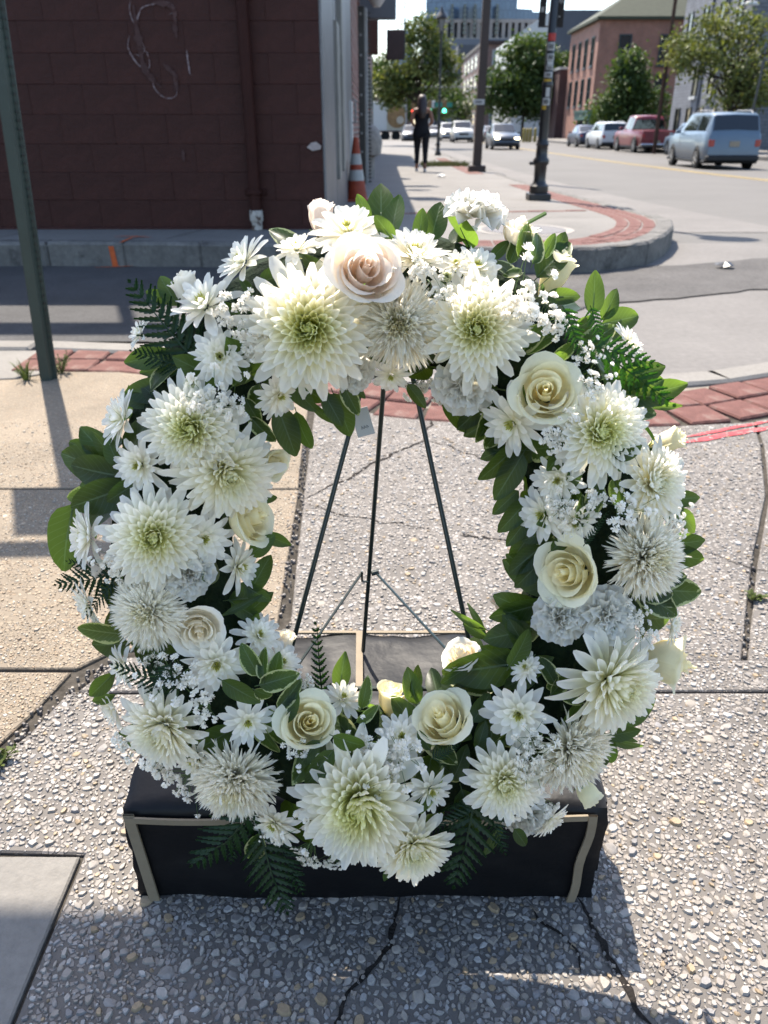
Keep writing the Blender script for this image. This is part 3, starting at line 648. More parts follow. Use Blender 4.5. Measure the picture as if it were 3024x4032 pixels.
for k in range(3): pt(MB().cbox(XW - .12, 31.5 + k * 3.3, .4, XW - .04, 33 + k * 3.3, 2.6, .02).build('window', MT['greymet'], nb), nb); pt(MB().box(XW - .1, 31.7 + k * 3.3, .5, XW - .036, 32.8 + k * 3.3, 2.5).build('pane', MT['glass'], nb), nb)

def window(parent, ax, pl, a0, a1, z0, z1, fm, gm, sill=None, bars=1):
    """framed window on a wall; ax 'y' faces the camera (plane y=pl), 'x' faces the street (plane x=pl)"""
    def bx(b, u0, u1, v0, v1, d0, d1):
        return b.box(u0, pl - d1, v0, u1, pl - d0, v1) if ax == 'y' else b.box(pl - d1, u0, v0, pl - d0, u1, v1)
    t = (a1 - a0) * .09; b = MB()
    bx(b, a0, a0 + t, z0, z1, -.05, .09); bx(b, a1 - t, a1, z0, z1, -.05, .09); bx(b, a0 + t, a1 - t, z1 - t, z1, -.05, .088); bx(b, a0 + t, a1 - t, z0, z0 + t, -.05, .088)
    for k in range(bars): zz = z0 + (z1 - z0) * (k + 1) / (bars + 1); bx(b, a0 + t, a1 - t, zz - t * .35, zz + t * .35, -.05, .06)
    f = pt(b.build('window', fm, parent), parent)
    g = bx(MB(), a0 + t, a1 - t, z0 + t, z1 - t, -.05, .02).build('pane', gm, f); g.matrix_parent_inverse = M.Translation(-parent.location) if False else M.Identity(4)
    if sill: s = bx(MB(), a0 - .1, a1 + .1, z0 - .18, z0 - .002, -.05, .16).build('sill', sill, f); s.matrix_parent_inverse = M.Identity(4)
    return f
MT['redbrick'] = mk_brick('red_brick', (.46, .19, .125), (.40, .155, .10), (.38, .26, .2), .24, .08)
MT['dkgreen'] = mk('dark_green_trim', (.03, .055, .06), .5, .4, (4, .1))
MT['greentrim'] = mk('sea_green_shopfront', (.07, .16, .14), .5, .4, (4, .15))
MT['roofgreen'] = mk('olive_roofing', (.075, .085, .055), .8, .2, [(2, .15)])
# red brick corner shop
xa, ya = 21.0, 88.0
rb = empty('brick_shop_building', (xa, ya, -.45), 'red brick building with hipped olive roof and green shopfront corner', 'building')
pt(MB().box(xa, ya, -.6, 36, ya + 13, 10.3).build('wall', MT['redbrick'], rb), rb)
pt(MB().add([(xa - .4, ya - .4, 10.2), (36, ya - .4, 10.2), (36, ya + 13.4, 10.2), (xa - .4, ya + 13.4, 10.2), (27.5, ya + 6, 14.6), (36, ya + 6, 14.6), (xa - .4, ya - .4, 10.45), (36, ya - .4, 10.45), (36, ya + 13.4, 10.45), (xa - .4, ya + 13.4, 10.45)],
   [(0, 1, 7, 6), (1, 2, 8, 7), (2, 3, 9, 8), (3, 0, 6, 9), (6, 7, 5, 4), (8, 9, 4, 5), (9, 6, 4), (7, 8, 5), (3, 2, 1, 0)]).build('roof', [MT['roofgreen']], rb), rb)
pt(MB().box(25.6, ya + 6, 12, 26.4, ya + 7, 14.7).build('chimney', MT['dkgreen'], rb), rb)
for u in (23.0, 27.0, 31.5):
    for z0, z1 in ((6.4, 9.0), (2.9, 5.6)): window(rb, 'y', ya, u, u + 1.25, z0, z1, MT['dkgreen'], MT['glass'], MT['dkgreen'])
for k in range(4):
    for z0, z1 in ((6.4, 9.0), (2.9, 5.4)): window(rb, 'x', xa, ya + 1.4 + k * 2.9, ya + 2.6 + k * 2.9, z0, z1, MT['dkgreen'], MT['glass'], MT['signgrey'])
pt(MB().box(xa - .35, ya - .35, 1.55, xa + 3.6, ya + 6, 2.25).box(xa - .45, ya - .45, 2.25, xa + 3.7, ya + 6, 2.45).build('shop_cornice', MT['greentrim'], rb), rb)
for u in (0, 1.15, 2.3, 3.4): pt(MB().box(xa - .2 + u, ya - .2, -.5, xa - .05 + u + .1, ya + .05, 1.55).build('shop_post', MT['greentrim'], rb), rb)
pt(MB().box(xa - .15, ya - .1, .3, xa + 3.4, ya + .1, 1.55).box(xa - .12, ya + .1, .3, xa + .1, ya + 5.5, 1.55).build('pane', MT['glass'], rb), rb)
pt(MB().box(xa - .22, ya - .18, -.5, xa + 3.5, ya + .1, .3).build('shop_base', MT['greentrim'], rb), rb)
# dark shed-like block between
db = empty('dark_red_house', (19.9, 102, -.45), 'dark red narrow wall left of the brick shop', 'building')
pt(MB().box(20.2, 101.6, -.6, 26, 108, 6.8).build('wall', mk_brick('dark_red_brick', (.14, .05, .045), (.11, .04, .035), (.1, .06, .05), .24, .08), db), db)
pt(MB().box(20.1, 101.5, 6.8, 26, 108, 7.05).build('roof_edge', MT['white'], db), db)
# grey painted brick building
MT['greybrick'] = mk_brick('grey_painted_brick', (.26, .27, .30), (.21, .22, .25), (.13, .135, .15), .5, .2, bump=1.0, mort=.02)
MT['greyrender'] = mk('grey_render', (.14, .145, .16), .8, .2, [(.6, .12)])
xa, ya, yb = 21.0, 52.0, 63.5
gb = empty('grey_brick_building', (xa, ya, -.45), 'tall grey painted brick building with narrow dark windows', 'building')
pt(MB().box(xa, ya, -.6, 24.5, yb, 16).build('wall', MT['greybrick'], gb), gb)
pt(MB().box(24.5, ya + .2, -.6, 46, yb, 16).build('wall', MT['greyrender'], gb), gb)
pt(MB().box(24.6, ya - .3, 6.6, 46, ya + .3, 6.9).build('ledge', MT['signgrey'], gb), gb)
window(gb, 'y', ya, 26.3, 28.2, 7.3, 8.4, MT['black'], MT['skyglass'])
for k in range(4):
    for z0, z1 in ((5.4, 7.9), (2.75, 4.6)) if k < 3 else ((5.4, 7.9),): window(gb, 'x', xa, ya + 1.2 + k * 2.8, ya + 2.1 + k * 2.8, z0, z1, MT['black'], MT['glass'], MT['white'] if k > 1 else MT['greymet'], 0)
for k in range(5): window(gb, 'x', xa, ya + .6 + k * 2.2, ya + 1.5 + k * 2.2, .1, 2.1, MT['black'], MT['glass'], None, 0)
pt(MB().cyl((xa - .06, ya + 3.6, -.4), (xa - .06, ya + 3.6, 14), .07, n=8).cyl((xa - .06, ya + 6.2, -.4), (xa - .06, ya + 6.2, 14), .06, n=8).build('drain_pipe', MT['signgrey'], gb), gb)
# grey warehouse with pale gable further on
wb = empty('grey_warehouse', (20, 128, -.45), 'grey blank-walled warehouse with pale sloping end behind round tree', 'building')
pt(MB().box(23.5, 128, -.6, 60, 150, 15.6).build('wall', mk('slate_grey_wall', (.13, .14, .165), .8, .2, (.4, .1)), wb), wb)
pt(MB().add([(18.8, 128.1, -.6), (23.49, 128.1, -.6), (23.49, 128.1, 15.5), (18.8, 128.1, 12.6), (18.8, 150, -.6), (23.49, 150, -.6), (23.49, 150, 15.5), (18.8, 150, 12.6)], [(0, 1, 2, 3), (4, 7, 6, 5), (0, 3, 7, 4), (3, 2, 6, 7)]).build('pale_gable', MT['white'], wb), wb)
window(wb, 'y', 128, 30.4, 33.0, 8.6, 11.3, MT['signgrey'], MT['skyglass'])
# brick mill in the distance
mb_ = empty('brick_mill', (20.5, 190, -.45), 'distant brown brick mill with rows of windows beside the street', 'building')
MT['millbrick'] = mk_brick('mill_brick', (.25, .13, .11), (.21, .11, .09), (.24, .18, .15), .24, .08)
pt(MB().box(21, 190, -.6, 60, 240, 16.5).build('wall', MT['millbrick'], mb_), mb_)
pt(MB().box(20.8, 189.7, 16.5, 60, 240, 17.2).build('cornice', MT['dkbrown'], mb_), mb_)
for r_ in range(4):
    for k in range(5): window(mb_, 'x', 21, 192 + k * 8.5, 197 + k * 8.5, 1 + r_ * 3.9, 3.9 + r_ * 3.9, MT['greymet'], MT['glass'], None, 1)
    for k in range(3): window(mb_, 'y', 190, 23 + k * 6.5, 25.6 + k * 6.5, 1 + r_ * 3.9, 3.9 + r_ * 3.9, MT['greymet'], MT['skyglass'], None, 1)
# glass tower with stone-framed lower storeys
MT['tower'] = mk_brick('blue_curtain_wall', (.10, .18, .30), (.14, .23, .35), (.06, .10, .17), 2.4, 3.3, rough=.15, mort=.12, bump=.2)
MT['tan_stone'] = mk('tan_stone', (.5, .44, .4), .8, .2, (.2, .1))
tw = empty('glass_tower', (40, 400, -.5), 'large blue glass tower with tan stone framed lower storeys', 'building')
T0, T1 = at(1672, 300, 400).x, at(2108, 300, 400).x
zt = lambda py: at(1900, py, 400).z
ar = []; n = 14
for i in range(n + 1):
    u = i / n; ar.append((T0 + (T1 - T0) * u, 400 - 6 * math.sin(math.pi * u)))
prof = [zt(-60) if i < n * .62 else zt(-25) if i < n * .74 else zt(38) if i < n * .9 else zt(48) for i in range(n)]
b = MB()
for i in range(n):
    (x0, y0), (x1, y1) = ar[i], ar[i + 1]; b.add([(x0, y0, -1), (x1, y1, -1), (x1, y1, prof[i]), (x0, y0, prof[i]), (x0, 440, -1), (x1, 440, -1), (x1, 440, prof[i]), (x0, 440, prof[i])], [(0, 1, 2, 3), (3, 2, 6, 7), (0, 3, 7, 4), (1, 5, 6, 2)])
pt(b.build('curtain_wall', MT['tower'], tw), tw)
pt(MB().box(at(1790, 0, 398).x, 402, zt(36), at(2030, 0, 398).x, 420, zt(-60)).build('penthouse', MT['signgrey'], tw), tw)
x0, x1 = at(1700, 100, 391).x, at(2112, 100, 391).x
pt(MB().box(x0, 390, zt(100), x1, 396, zt(86)).box(x0, 390, zt(165), x1, 396, zt(158)).build('stone_band', MT['tan_stone'], tw), tw)
for k in range(17):
    x = x0 + (x1 - x0 - 1.2) * k / 16; pt(MB().box(x, 390.1, zt(158), x + 1.5, 395, zt(100)).build('stone_pier', MT['tan_stone'], tw), tw)
for k, px in enumerate((1776, 1826, 1866, 1954)):
    for j in range(7): pt(MB().box(at(px, 0, 390).x, 388.5, zt(42 + j * 17) - .2, at(px + 11, 0, 390).x, 395, zt(42 + j * 17) + 1.1).build('balcony', MT['glass'], tw), tw)
pt(MB().box(T0 + 2, 386, -1, T1 + 30, 396.5, zt(166)).build('podium', mk('podium_grey', (.2, .22, .26), .7, .2, (.1, .1)), tw), tw)
bt = empty('far_blue_tower', (4, 600, 0), 'slim pale blue tower far off beyond hanging sign', 'building')
pt(MB().box(at(1544, 0, 600).x, 600, 0, at(1626, 0, 600).x, 620, at(1580, 118, 600).z).build('curtain_wall', mk('pale_blue_glass', (.16, .27, .50), .2, .6, (.05, .1)), bt), bt)
# low far blocks closing the street
fb = empty('far_street_building', (0, 260, 0), 'low far brick block closing the end of the street', 'building')
pt(MB().box(-40, 262, -1, 8, 280, 9).build('wall', MT['millbrick'], fb), fb)
fb2 = empty('grey_far_building', (30, 300, 0), 'flat grey block below the stone framed tower', 'building')
pt(MB().box(at(1812, 0, 300).x, 300, -1, at(2020, 0, 300).x, 320, at(1900, 176, 300).z).build('wall', mk('mid_grey_wall', (.12, .13, .15), .8, .2, (.2, .08)), fb2), fb2)

# ================================================================== vehicles
def paint(name, c): return mk(name, c, .38, .4, (3, .05), coat=.25)
MT['tyre'] = mk('tyre_rubber', (.018, .018, .018), .8, .2); MT['rim'] = mk('alloy_rim', (.5, .5, .5), .3, .5, metal=.7)
MT['carglass'] = mk('car_glass', (.012, .016, .02), .05, .6); MT['clad'] = mk('dark_cladding', (.02, .02, .022), .6, .3)
MT['taillight'] = mk('tail_lamp', (.45, .03, .03), .2, .5); MT['headlamp'] = mk('clear_lamp', (.75, .75, .75), .15, .6)
MT['litlamp'] = mk('lit_headlamp', (.9, .8, .6), .3, .4, emit=((1, .82, .5), 3.0)); MT['plate'] = mk('number_plate', (.40, .33, .24), .5, .3, (60, .3)); MT['chrome'] = mk('chrome', (.7, .7, .7), .15, .5, metal=1.)
PROF = {  # (y fraction from rear, belt z, top z, top half-width factor), all of height 1
    'suv': [(-.5, .52, .56, .93), (-.485, .62, .66, .92), (-.44, .645, .95, .80), (-.40, .65, .985, .79), (-.2, .65, 1, .79), (.0, .645, 1, .79), (.09, .64, .985, .78), (.25, .625, .66, .86), (.30, .61, .625, .90), (.42, .57, .585, .88), (.48, .50, .515, .85), (.5, .42, .43, .80)],
    'sedan': [(-.5, .50, .53, .9), (-.47, .64, .66, .9), (-.36, .665, .69, .86), (-.20, .665, .96, .74), (-.14, .66, .99, .74), (.0, .655, 1, .74), (.06, .65, .985, .74), (.22, .63, .66, .84), (.28, .615, .625, .88), (.42, .56, .575, .86), (.48, .49, .50, .83), (.5, .40, .41, .78)],
    'pickup': [(-.5, .56, .575, .97), (-.49, .585, .60, .98), (-.17, .585, .60, .98), (-.165, .59, .90, .80), (-.145, .59, .97, .78), (-.06, .59, 1, .78), (.06, .59, .99, .78), (.19, .58, .62, .86), (.24, .57, .585, .93), (.45, .55, .565, .92), (.49, .50, .52, .9), (.5, .36, .38, .86)],
}
def car(name, label, cat, loc, rz, kind, L_, W_, H_, pm, wr=.33, lit=False, group=None, detail=True, rear_dark=True):
    root = empty(name, loc, label, cat, group, rz)
    st = PROF[kind]; zb = wr * .75; W2 = W_ / 2; secs = []
    for yf_, bz, tz, tw_ in st:
        y = yf_ * L_; e = 1 - .10 * max(0, (abs(yf_) - .40) / .10) ** 2
        secs.append([(W2 * .90 * e, zb), (W2 * .985 * e, zb + .10), (W2 * e, H_ * .40 if bz > .45 else H_ * bz * .8), (W2 * .985 * e, bz * H_ - .04), (W2 * .955 * e, bz * H_), (W2 * tw_ * e, tz * H_ - .02), (W2 * (tw_ - .06) * e, tz * H_ + .012), (0, tz * H_ + .035)])
    b = MB(); vs_ = []; k = 15
    for (yf_, *_), s in zip(st, secs):
        y = yf_ * L_; row = [(-x, y, z) for x, z in s] + [(x, y, z) for x, z in s[-2::-1]]; vs_ += row
    n = len(st)
    fs = [(j * k + i, j * k + i + 1, (j + 1) * k + i + 1, (j + 1) * k + i) for j in range(n - 1) for i in range(k - 1)] + [tuple(range(k))[::-1], tuple(range((n - 1) * k, n * k))] + [(j * k, (j + 1) * k, (j + 1) * k + k - 1, j * k + k - 1) for j in range(n - 1)]
    b.add(vs_, fs).build('body', pm, root, 38)
    # sill cladding and bumpers
    MB().cbox(-W2 * .97, -L_ * .47, zb - .06, W2 * .97, L_ * .47, zb + .05, .03).build('sill_cladding', MT['clad'], root)
    MB().cbox(-W2 * .93, -L_ * .515, zb + .0, W2 * .93, -L_ * .45, zb + .20, .05).build('rear_bumper', MT['clad'] if rear_dark else MT['chrome'], root)
    MB().cbox(-W2 * .85, L_ * .45, zb - .02, W2 * .85, L_ * .51, zb + .20, .05).build('front_bumper', MT['clad'], root)
    # side windows between belt and roof, split into panes
    cab = [i for i, q in enumerate(st) if q[2] - q[1] > .25]
    def edge(i, f, s_):
        a, c_ = secs[i][4], secs[i][5]; return V((s_ * (a[0] + (c_[0] - a[0]) * f + .006), st[i][0] * L_, a[1] + (c_[1] - a[1]) * f))
    for s_ in (-1, 1):
        lo, hi = cab[0], cab[-1]; mid = cab[len(cab) // 2]
        for a, c_ in ((lo, mid), (mid, hi)):
            idx = list(range(a, c_ + 1)); bot = [edge(i, .10, s_) for i in idx]; top = [edge(i, .90, s_) for i in idx]
            sh = .05 if a == lo else .03
            bot[0].y += sh; top[0].y += sh; bot[-1].y -= .03; top[-1].y -= .03
            if c_ == hi: bot[-1].y += .35 * (st[hi + 1][0] - st[hi][0]) * L_
            if a == lo and kind != 'pickup': bot[0].y -= .25 * (st[lo][0] - st[lo - 1][0]) * L_
            m_ = len(idx); q = [(i, i + 1, m_ + i + 1, m_ + i) for i in range(m_ - 1)]
            MB().add(bot + top, q if s_ > 0 else [f[::-1] for f in q]).build('side_window', MT['carglass'], root)
        MB().cbox(s_ * W2 - .07, L_ * .17, H_ * .63, s_ * W2 + .10, L_ * .20, H_ * .70, .03, mat=M.Translation((s_ * .06, 0, 0))).build('mirror', pm, root)
    def screen(i0, i1, nm, sg):
        a, c_ = secs[i0], secs[i1]; ya_, yc = st[i0][0] * L_, st[i1][0] * L_
        def P_(f, s_): return V((s_ * (a[5][0] * .94 + (c_[5][0] * .94 - a[5][0] * .94) * f), ya_ + (yc - ya_) * f + sg * .012, a[5][1] + (c_[5][1] - a[5][1]) * f + .014))
        def col_(f):
            r_ = []
            for k_, s_ in ((5, -1), (6, -1), (7, 1), (6, 1), (5, 1)):
                e_ = .955 if k_ == 5 else 1
                r_.append(V((s_ * e_ * (a[k_][0] + (c_[k_][0] - a[k_][0]) * f), ya_ + (yc - ya_) * f + sg * .014, a[k_][1] + (c_[k_][1] - a[k_][1]) * f + .012)))
            return r_
        q = col_(.08) + col_(.92)
        MB().add(q, [(i_, i_ + 1, i_ + 6, i_ + 5) for i_ in range(4)]).build(nm, MT['carglass'], root)
    screen(cab[0] - 1, cab[0], 'rear_window', -1); screen(cab[-1] + 1, cab[-1], 'windscreen', 1)
    for s_ in (-1, 1):
        z0 = H_ * (.40 if kind != 'sedan' else .46)
        MB().cbox(s_ * W2 * .80 - .10, -L_ * .5 - .012, z0, s_ * W2 * .80 + .10, -L_ * .44, z0 + (.24 if kind != 'sedan' else .15), .03).build('tail_light', MT['taillight'], root)
        MB().cbox(s_ * W2 * .70 - .17, L_ * .47, H_ * .40, s_ * W2 * .70 + .15, L_ * .503, H_ * .40 + .13, .03).build('headlight', MT['litlamp'] if lit else MT['headlamp'], root)
        for fy in (-.31, .31):
            c_ = V((s_ * (W2 - .10), fy * L_, wr))
            MB().lathe([(wr * 1.12, -.012), (wr * 1.12, .012), (wr * .5, .012), (wr * .5, -.012)], 22).build('wheel_arch', MT['clad'], root).matrix_local = M.Translation((s_ * (W2 - .012), fy * L_, wr * 1.03)) @ M.Rotation(R(90), 4, 'Y')
            wh = MB().lathe([(wr * .60, -.10), (wr * .93, -.10), (wr, -.07), (wr, .07), (wr * .93, .10), (wr * .60, .10)], 24).build('wheel', MT['tyre'], root, 40); wh.matrix_local = M.Translation(c_ + V((s_ * .022, 0, 0))) @ M.Rotation(R(90) * s_, 4, 'Y')
            rb_ = MB().lathe([(wr * .62, .06), (wr * .62, .105), (wr * .56, .105), (wr * .5, .075), (wr * .14, .085), (wr * .12, .105), (0, .105)], 20)
            for q in range(5):
                an = 6.283 * q / 5; rb_.cbox(-.03, wr * .1, .085, .03, wr * .58, .108, .006, mat=M.Rotation(an, 4, 'Z'))
            rb_.build('rim', MT['rim'], wh)
    zc = H_ * (.46 if kind != 'pickup' else .30)
    MB().cbox(-.16, -L_ * .5 - .018, zc - .085, .16, -L_ * .49, zc + .085, .006).build('number_plate', MT['plate'], root)
    MB().cbox(-W2 * .45, L_ * .48, H_ * .36, W2 * .45, L_ * .508, H_ * .45, .02).build('grille', MT['clad'], root)
    if kind == 'suv':
        for s_ in (-1, 1): MB().tube([(s_ * W2 * .70, -L_ * .36, H_ * .99), (s_ * W2 * .70, -L_ * .33, H_ * 1.03), (s_ * W2 * .70, -.05 * L_, H_ * 1.045), (s_ * W2 * .70, .04 * L_, H_ * 1.0)], .022).build('roof_rail', MT['greymet'], root)
    return root
def on(x, y, o=0): return (x, y, zr(y) + o)
car('estate_car', 'light blue estate car driving away near right edge of street', 'car', on(11.4, 29.7), R(-3), 'suv', 4.55, 1.80, 1.68, paint('light_blue_paint', (.13, .20, .28)))
car('pickup_truck', 'red pickup truck parked behind the light blue estate car', 'truck', on(15.3, 50.6), 0, 'pickup', 5.7, 2.02, 1.92, paint('red_paint', (.22, .008, .02)), .40, rear_dark=False)
car('white_crossover', 'white crossover parked ahead of the red pickup truck', 'car', on(15.15, 58.4), 0, 'suv', 4.6, 1.82, 1.62, paint('white_car_paint', (.72, .73, .74)))
car('hatchback', 'dark blue small car parked ahead of white crossover', 'car', on(15.1, 64.6), 0, 'sedan', 4.4, 1.76, 1.46, paint('navy_paint', (.02, .03, .08)))
car('silver_car', 'grey-blue car mostly hidden behind the light blue estate car', 'car', on(15.85, 43.6), 0, 'sedan', 4.5, 1.8, 1.5, paint('grey_blue_paint', (.14, .2, .28)))
car('dark_sedan', 'dark blue-grey sedan coming with lit headlights beside brown pole', 'car', on(7.95, 57.5), R(180), 'sedan', 4.6, 1.82, 1.52, paint('slate_paint', (.055, .08, .12)), lit=True)
car('white_pickup', 'white pickup truck coming, left of the brown pole', 'truck', on(7.6, 84), R(180), 'suv', 4.9, 1.95, 1.85, paint('pearl_paint', (.62, .62, .58)), .36)
car('white_suv', 'white car with a lit headlight following the white pickup', 'car', on(7.0, 94), R(180), 'suv', 4.7, 1.85, 1.75, paint('white_suv_paint', (.7, .7, .7)), lit=True)
car('white_far_car', 'small white car between the walking woman and far lamp post', 'car', on(6.4, 112), R(180), 'sedan', 4.6, 1.82, 1.5, paint('white_far_paint', (.68, .68, .68)))
car('maroon_car', 'dark car driving away between white pickup and brown pole', 'car', on(10.9, 88), 0, 'sedan', 4.6, 1.82, 1.45, paint('dark_far_paint', (.03, .03, .05)))
car('grey_far_car', 'dark grey car left of walking woman by white trailer', 'car', on(2.6, 82), R(180), 'sedan', 4.5, 1.8, 1.5, paint('charcoal_paint', (.06, .07, .1)))
# box trailer with a round picture
tl = empty('box_trailer', (1.0, 90, -.45), 'white box trailer with a round brown picture on its side', 'trailer')
xa, xb, zt0, zt1 = at(1502, 0, 90).x, at(1606, 0, 90).x, at(1550, 515, 90).z, at(1550, 400, 90).z
pt(MB().cbox(xa - 5, 90, zt0, xb, 92.5, zt1, .04).build('box_body', MT['white'], tl), tl)
pt(MB().box(at(1524, 0, 89.9).x, 89.93, zt0 + .1, xb - .1, 89.995, zt1 - .12).build('picture_panel', mk('panel_print', (.56, .53, .42), .6, .3, (2, .1)), tl), tl)
cx, cz, rr = at(1566, 0, 89.9).x, at(1550, 460, 89.9).z, 1.05
pt(MB().add([(cx + rr * math.cos(6.283 * i / 40), 89.92, cz + rr * math.sin(6.283 * i / 40)) for i in range(40)], [tuple(range(40))[::-1]]).build('round_picture', mk('picture_brown', (.32, .19, .08), .6, .3, [(1.8, .35), (9, .3)]), tl), tl)
pt(MB().add([(cx + .35 + .38 * math.cos(6.283 * i / 24), 89.91, cz - .3 + .36 * math.sin(6.283 * i / 24)) for i in range(24)], [tuple(range(24))[::-1]]).build('pale_spot', mk('picture_pale', (.6, .55, .45), .6, .3, (5, .15)), tl), tl)
for x in (xa + .4, xa + 1.5): pt(MB().cyl((x, 90.2, .05), (x, 90.5, .05), .48, n=20).build('wheel', MT['tyre'], tl), tl)
# ================================================================== street furniture
def lamp_post(name, label, loc, banners):
    r = empty(name, loc, label, 'lamp post')
    MB().cbox(-.14, -.14, 0, .14, .14, .085, .012).build('plinth', MT['black'], r)
    MB().lathe([(.115, .08), (.12, .10), (.118, .17), (.085, .20), (.075, .24), (.078, .40), (.10, .43), (.10, .47), (.075, .50), (.07, .62), (.082, .64), (.07, .67), (.062, .70)], 16).build('base', MT['black'], r, 40)
    MB().lathe([(.060, .68), (.057, 1.25), (.066, 1.27), (.066, 1.31), (.052, 1.34), (.042, 4.6), (.06, 4.62), (.05, 4.68), (.03, 4.72)], 14).build('shaft', MT['black'], r, 40)
    MB().cbox(-.145, -.03, .41, -.075, .03, .45, .008).build('access_latch', MT['black'], r)
    lan = MB()
    for k in range(4):
        a = math.pi / 2 * k + math.pi / 4; lan.tube([(.09 * math.cos(a), .09 * math.sin(a), 4.72), (.19 * math.cos(a), .19 * math.sin(a), 5.18)], .014, 5)
    lan.lathe([(.1, 4.70), (.1, 4.73), (.02, 4.73)], 10).lathe([(.25, 5.17), (.27, 5.19), (.2, 5.32), (.07, 5.46), (.06, 5.52), (.02, 5.6), (0, 5.62)], 12)
    ln = lan.build('lantern', MT['black'], r, 40)
    g_ = MB(); q = [(s * .062, t * .062, 4.74) for s, t in ((-1, -1), (1, -1), (1, 1), (-1, 1))] + [(s * .128, t * .128, 5.16) for s, t in ((-1, -1), (1, -1), (1, 1), (-1, 1))]
    g_.add(q, [(0, 1, 5, 4), (1, 2, 6, 5), (2, 3, 7, 6), (3, 0, 4, 7)]).build('lantern_glass', MT['lantern_glass'], ln)
    return r
MT['lantern_glass'] = mk('frosted_lantern_glass', (.5, .5, .48), .4, .5, trans=.4)
MT['ink'] = mk('sticker_ink', (.05, .05, .05), .6, .3); MT['sticker'] = mk('white_sticker', (.6, .6, .58), .5, .3, (60, .2)); MT['sticker_red'] = mk('red_sticker', (.55, .05, .04), .5, .3, (60, .2)); MT['sticker_yel'] = mk('yellow_sticker', (.6, .38, .03), .5, .3, (60, .2)); MT['bannerm'] = mk('banner_cloth', (.035, .03, .026), .8, .2, (8, .15)); MT['bannerink'] = mk('banner_print', (.42, .40, .37), .8, .2, (30, .2))
lp = gnd(2118, 788, KH)
near_lamp = lamp_post('street_lamp', 'black ornate lamp post with stickers and banners at the corner', lp, True)
YL = lp.y
def bann(px0, px1, dy, sgn):
    x0, x1 = at(px0, 60, YL).x - lp.x, at(px1, 60, YL).x - lp.x; zb_ = at(2150, 108, YL).z - lp.z
    MB().cbox(x0, dy - .004, zb_, x1, dy + .004, zb_ + 1.3, .002).build('banner', MT['bannerm'], near_lamp)
    MB().cyl((x0, dy, zb_ + .01), (x1 + .05 * sgn, dy, zb_ + .01), .009, n=6).build('banner_rod', MT['black'], near_lamp)
    return x0, x1, zb_
x0, x1, zb_ = bann(2122, 2150, 0, 1)
MB().box(x0 + .02, -.009, zb_ + .15, x0 + .055, -.0045, zb_ + .20).build('banner_mark', MT['bannerink'], near_lamp)
x0, x1, zb_ = bann(2180, 2220, .0, -1); wd = x1 - x0
b = MB()
for k in range(5): b.box(x0 + wd * (.10 + .16 * k), -.009, zb_ + .245 - .012 * (k % 2), x0 + wd * (.10 + .16 * k) + wd * .10, -.0045, zb_ + .30)
b.build('banner_lettering', MT['bannerink'], near_lamp)
MB().box(x0 + wd * .25, -.009, zb_ + .34, x0 + wd * .7, -.0045, zb_ + .42).build('banner_mark', MT['bannerink'], near_lamp)
MB().box(x0 + wd * .45, -.009, zb_ + .10, x0 + wd * .65, -.0045, zb_ + .115).build('banner_mark', MT['bannerink'], near_lamp)
for (py0, py1, dx, wd, mt) in [(132, 163, 0, .09, 'sticker_red'), (168, 200, -.004, .08, 'sticker'), (213, 240, 0, .085, 'sticker'), (242, 258, 0, .07, 'sticker'), (260, 276, 0, .08, 'sticker'), (284, 306, -.01, .10, 'sticker'), (312, 322, -.012, .09, 'sticker_yel'), (330, 382, .0, .045, 'sticker'), (386, 415, -.01, .085, 'sticker'), (416, 432, -.03, .05, 'sticker_yel')]:
    zc0, zc1 = at(2140, py1, YL).z - lp.z, at(2140, py0, YL).z - lp.z
    n = 6; rad = .056; a0 = wd / rad / 2; vs_ = []
    for k in range(n + 1):
        a = -math.pi / 2 + dx / rad + (k / n * 2 - 1) * a0; vs_ += [((rad + .004) * math.cos(a), (rad + .004) * math.sin(a), zc0), ((rad + .004) * math.cos(a), (rad + .004) * math.sin(a), zc1)]
    MB().add(vs_, [(2 * k, 2 * k + 2, 2 * k + 3, 2 * k + 1) for k in range(n)]).build('sticker', MT[mt], near_lamp)
    if wd > .075 and mt == 'sticker':
        b = MB(); zz = (zc0 + zc1) / 2; hh = (zc1 - zc0) * .3
        for k in range(3): b.box(-.028 + .02 * k + dx, -rad - .009, zz - hh, -.016 + .02 * k + dx, -rad - .0055, zz + hh)
        b.build('sticker_print', MT['ink'], near_lamp)
p = gnd(1724, 612, KH); lamp_post('street_lamp', 'black lantern street lamp just right of the walking woman', p, False)
p = V((2.35, 62, zr(62) + KH)); lamp_post('street_lamp', 'distant lantern street lamp in front of the left tree', p, False)
# brown steel pole
bp_ = gnd(1876, 676, KH); pole = empty('utility_pole', bp_, 'brown square utility pole with a white notice and box base', 'pole')
lean = .012
MT['polebrown'] = mk('brown_pole_paint', (.075, .05, .04), .6, .3, [(3, .15)])
b = MB(); zz = [0, 8]; b.add([(s * (.105 - .004 * z) + lean * z, t * (.105 - .004 * z), z) for z in zz for s, t in ((-1, -1), (1, -1), (1, 1), (-1, 1))], [(0, 1, 5, 4), (1, 2, 6, 5), (2, 3, 7, 6), (3, 0, 4, 7), (4, 5, 6, 7)]); b.build('shaft', MT['polebrown'], pole)
MB().cbox(-.21, -.21, 0, .21, .21, .15, .01).build('base_box', MT['polebrown'], pole)
zc = at(1890, 402, bp_.y).z - bp_.z
MB().box(-.17, -.115, zc - .06, .10, -.103, zc + .06).build('notice', MT['sticker'], pole)
MB().box(-.12, -.119, zc - .02, .04, -.116, zc + .02).build('notice_print', MT['signgrey'], pole)
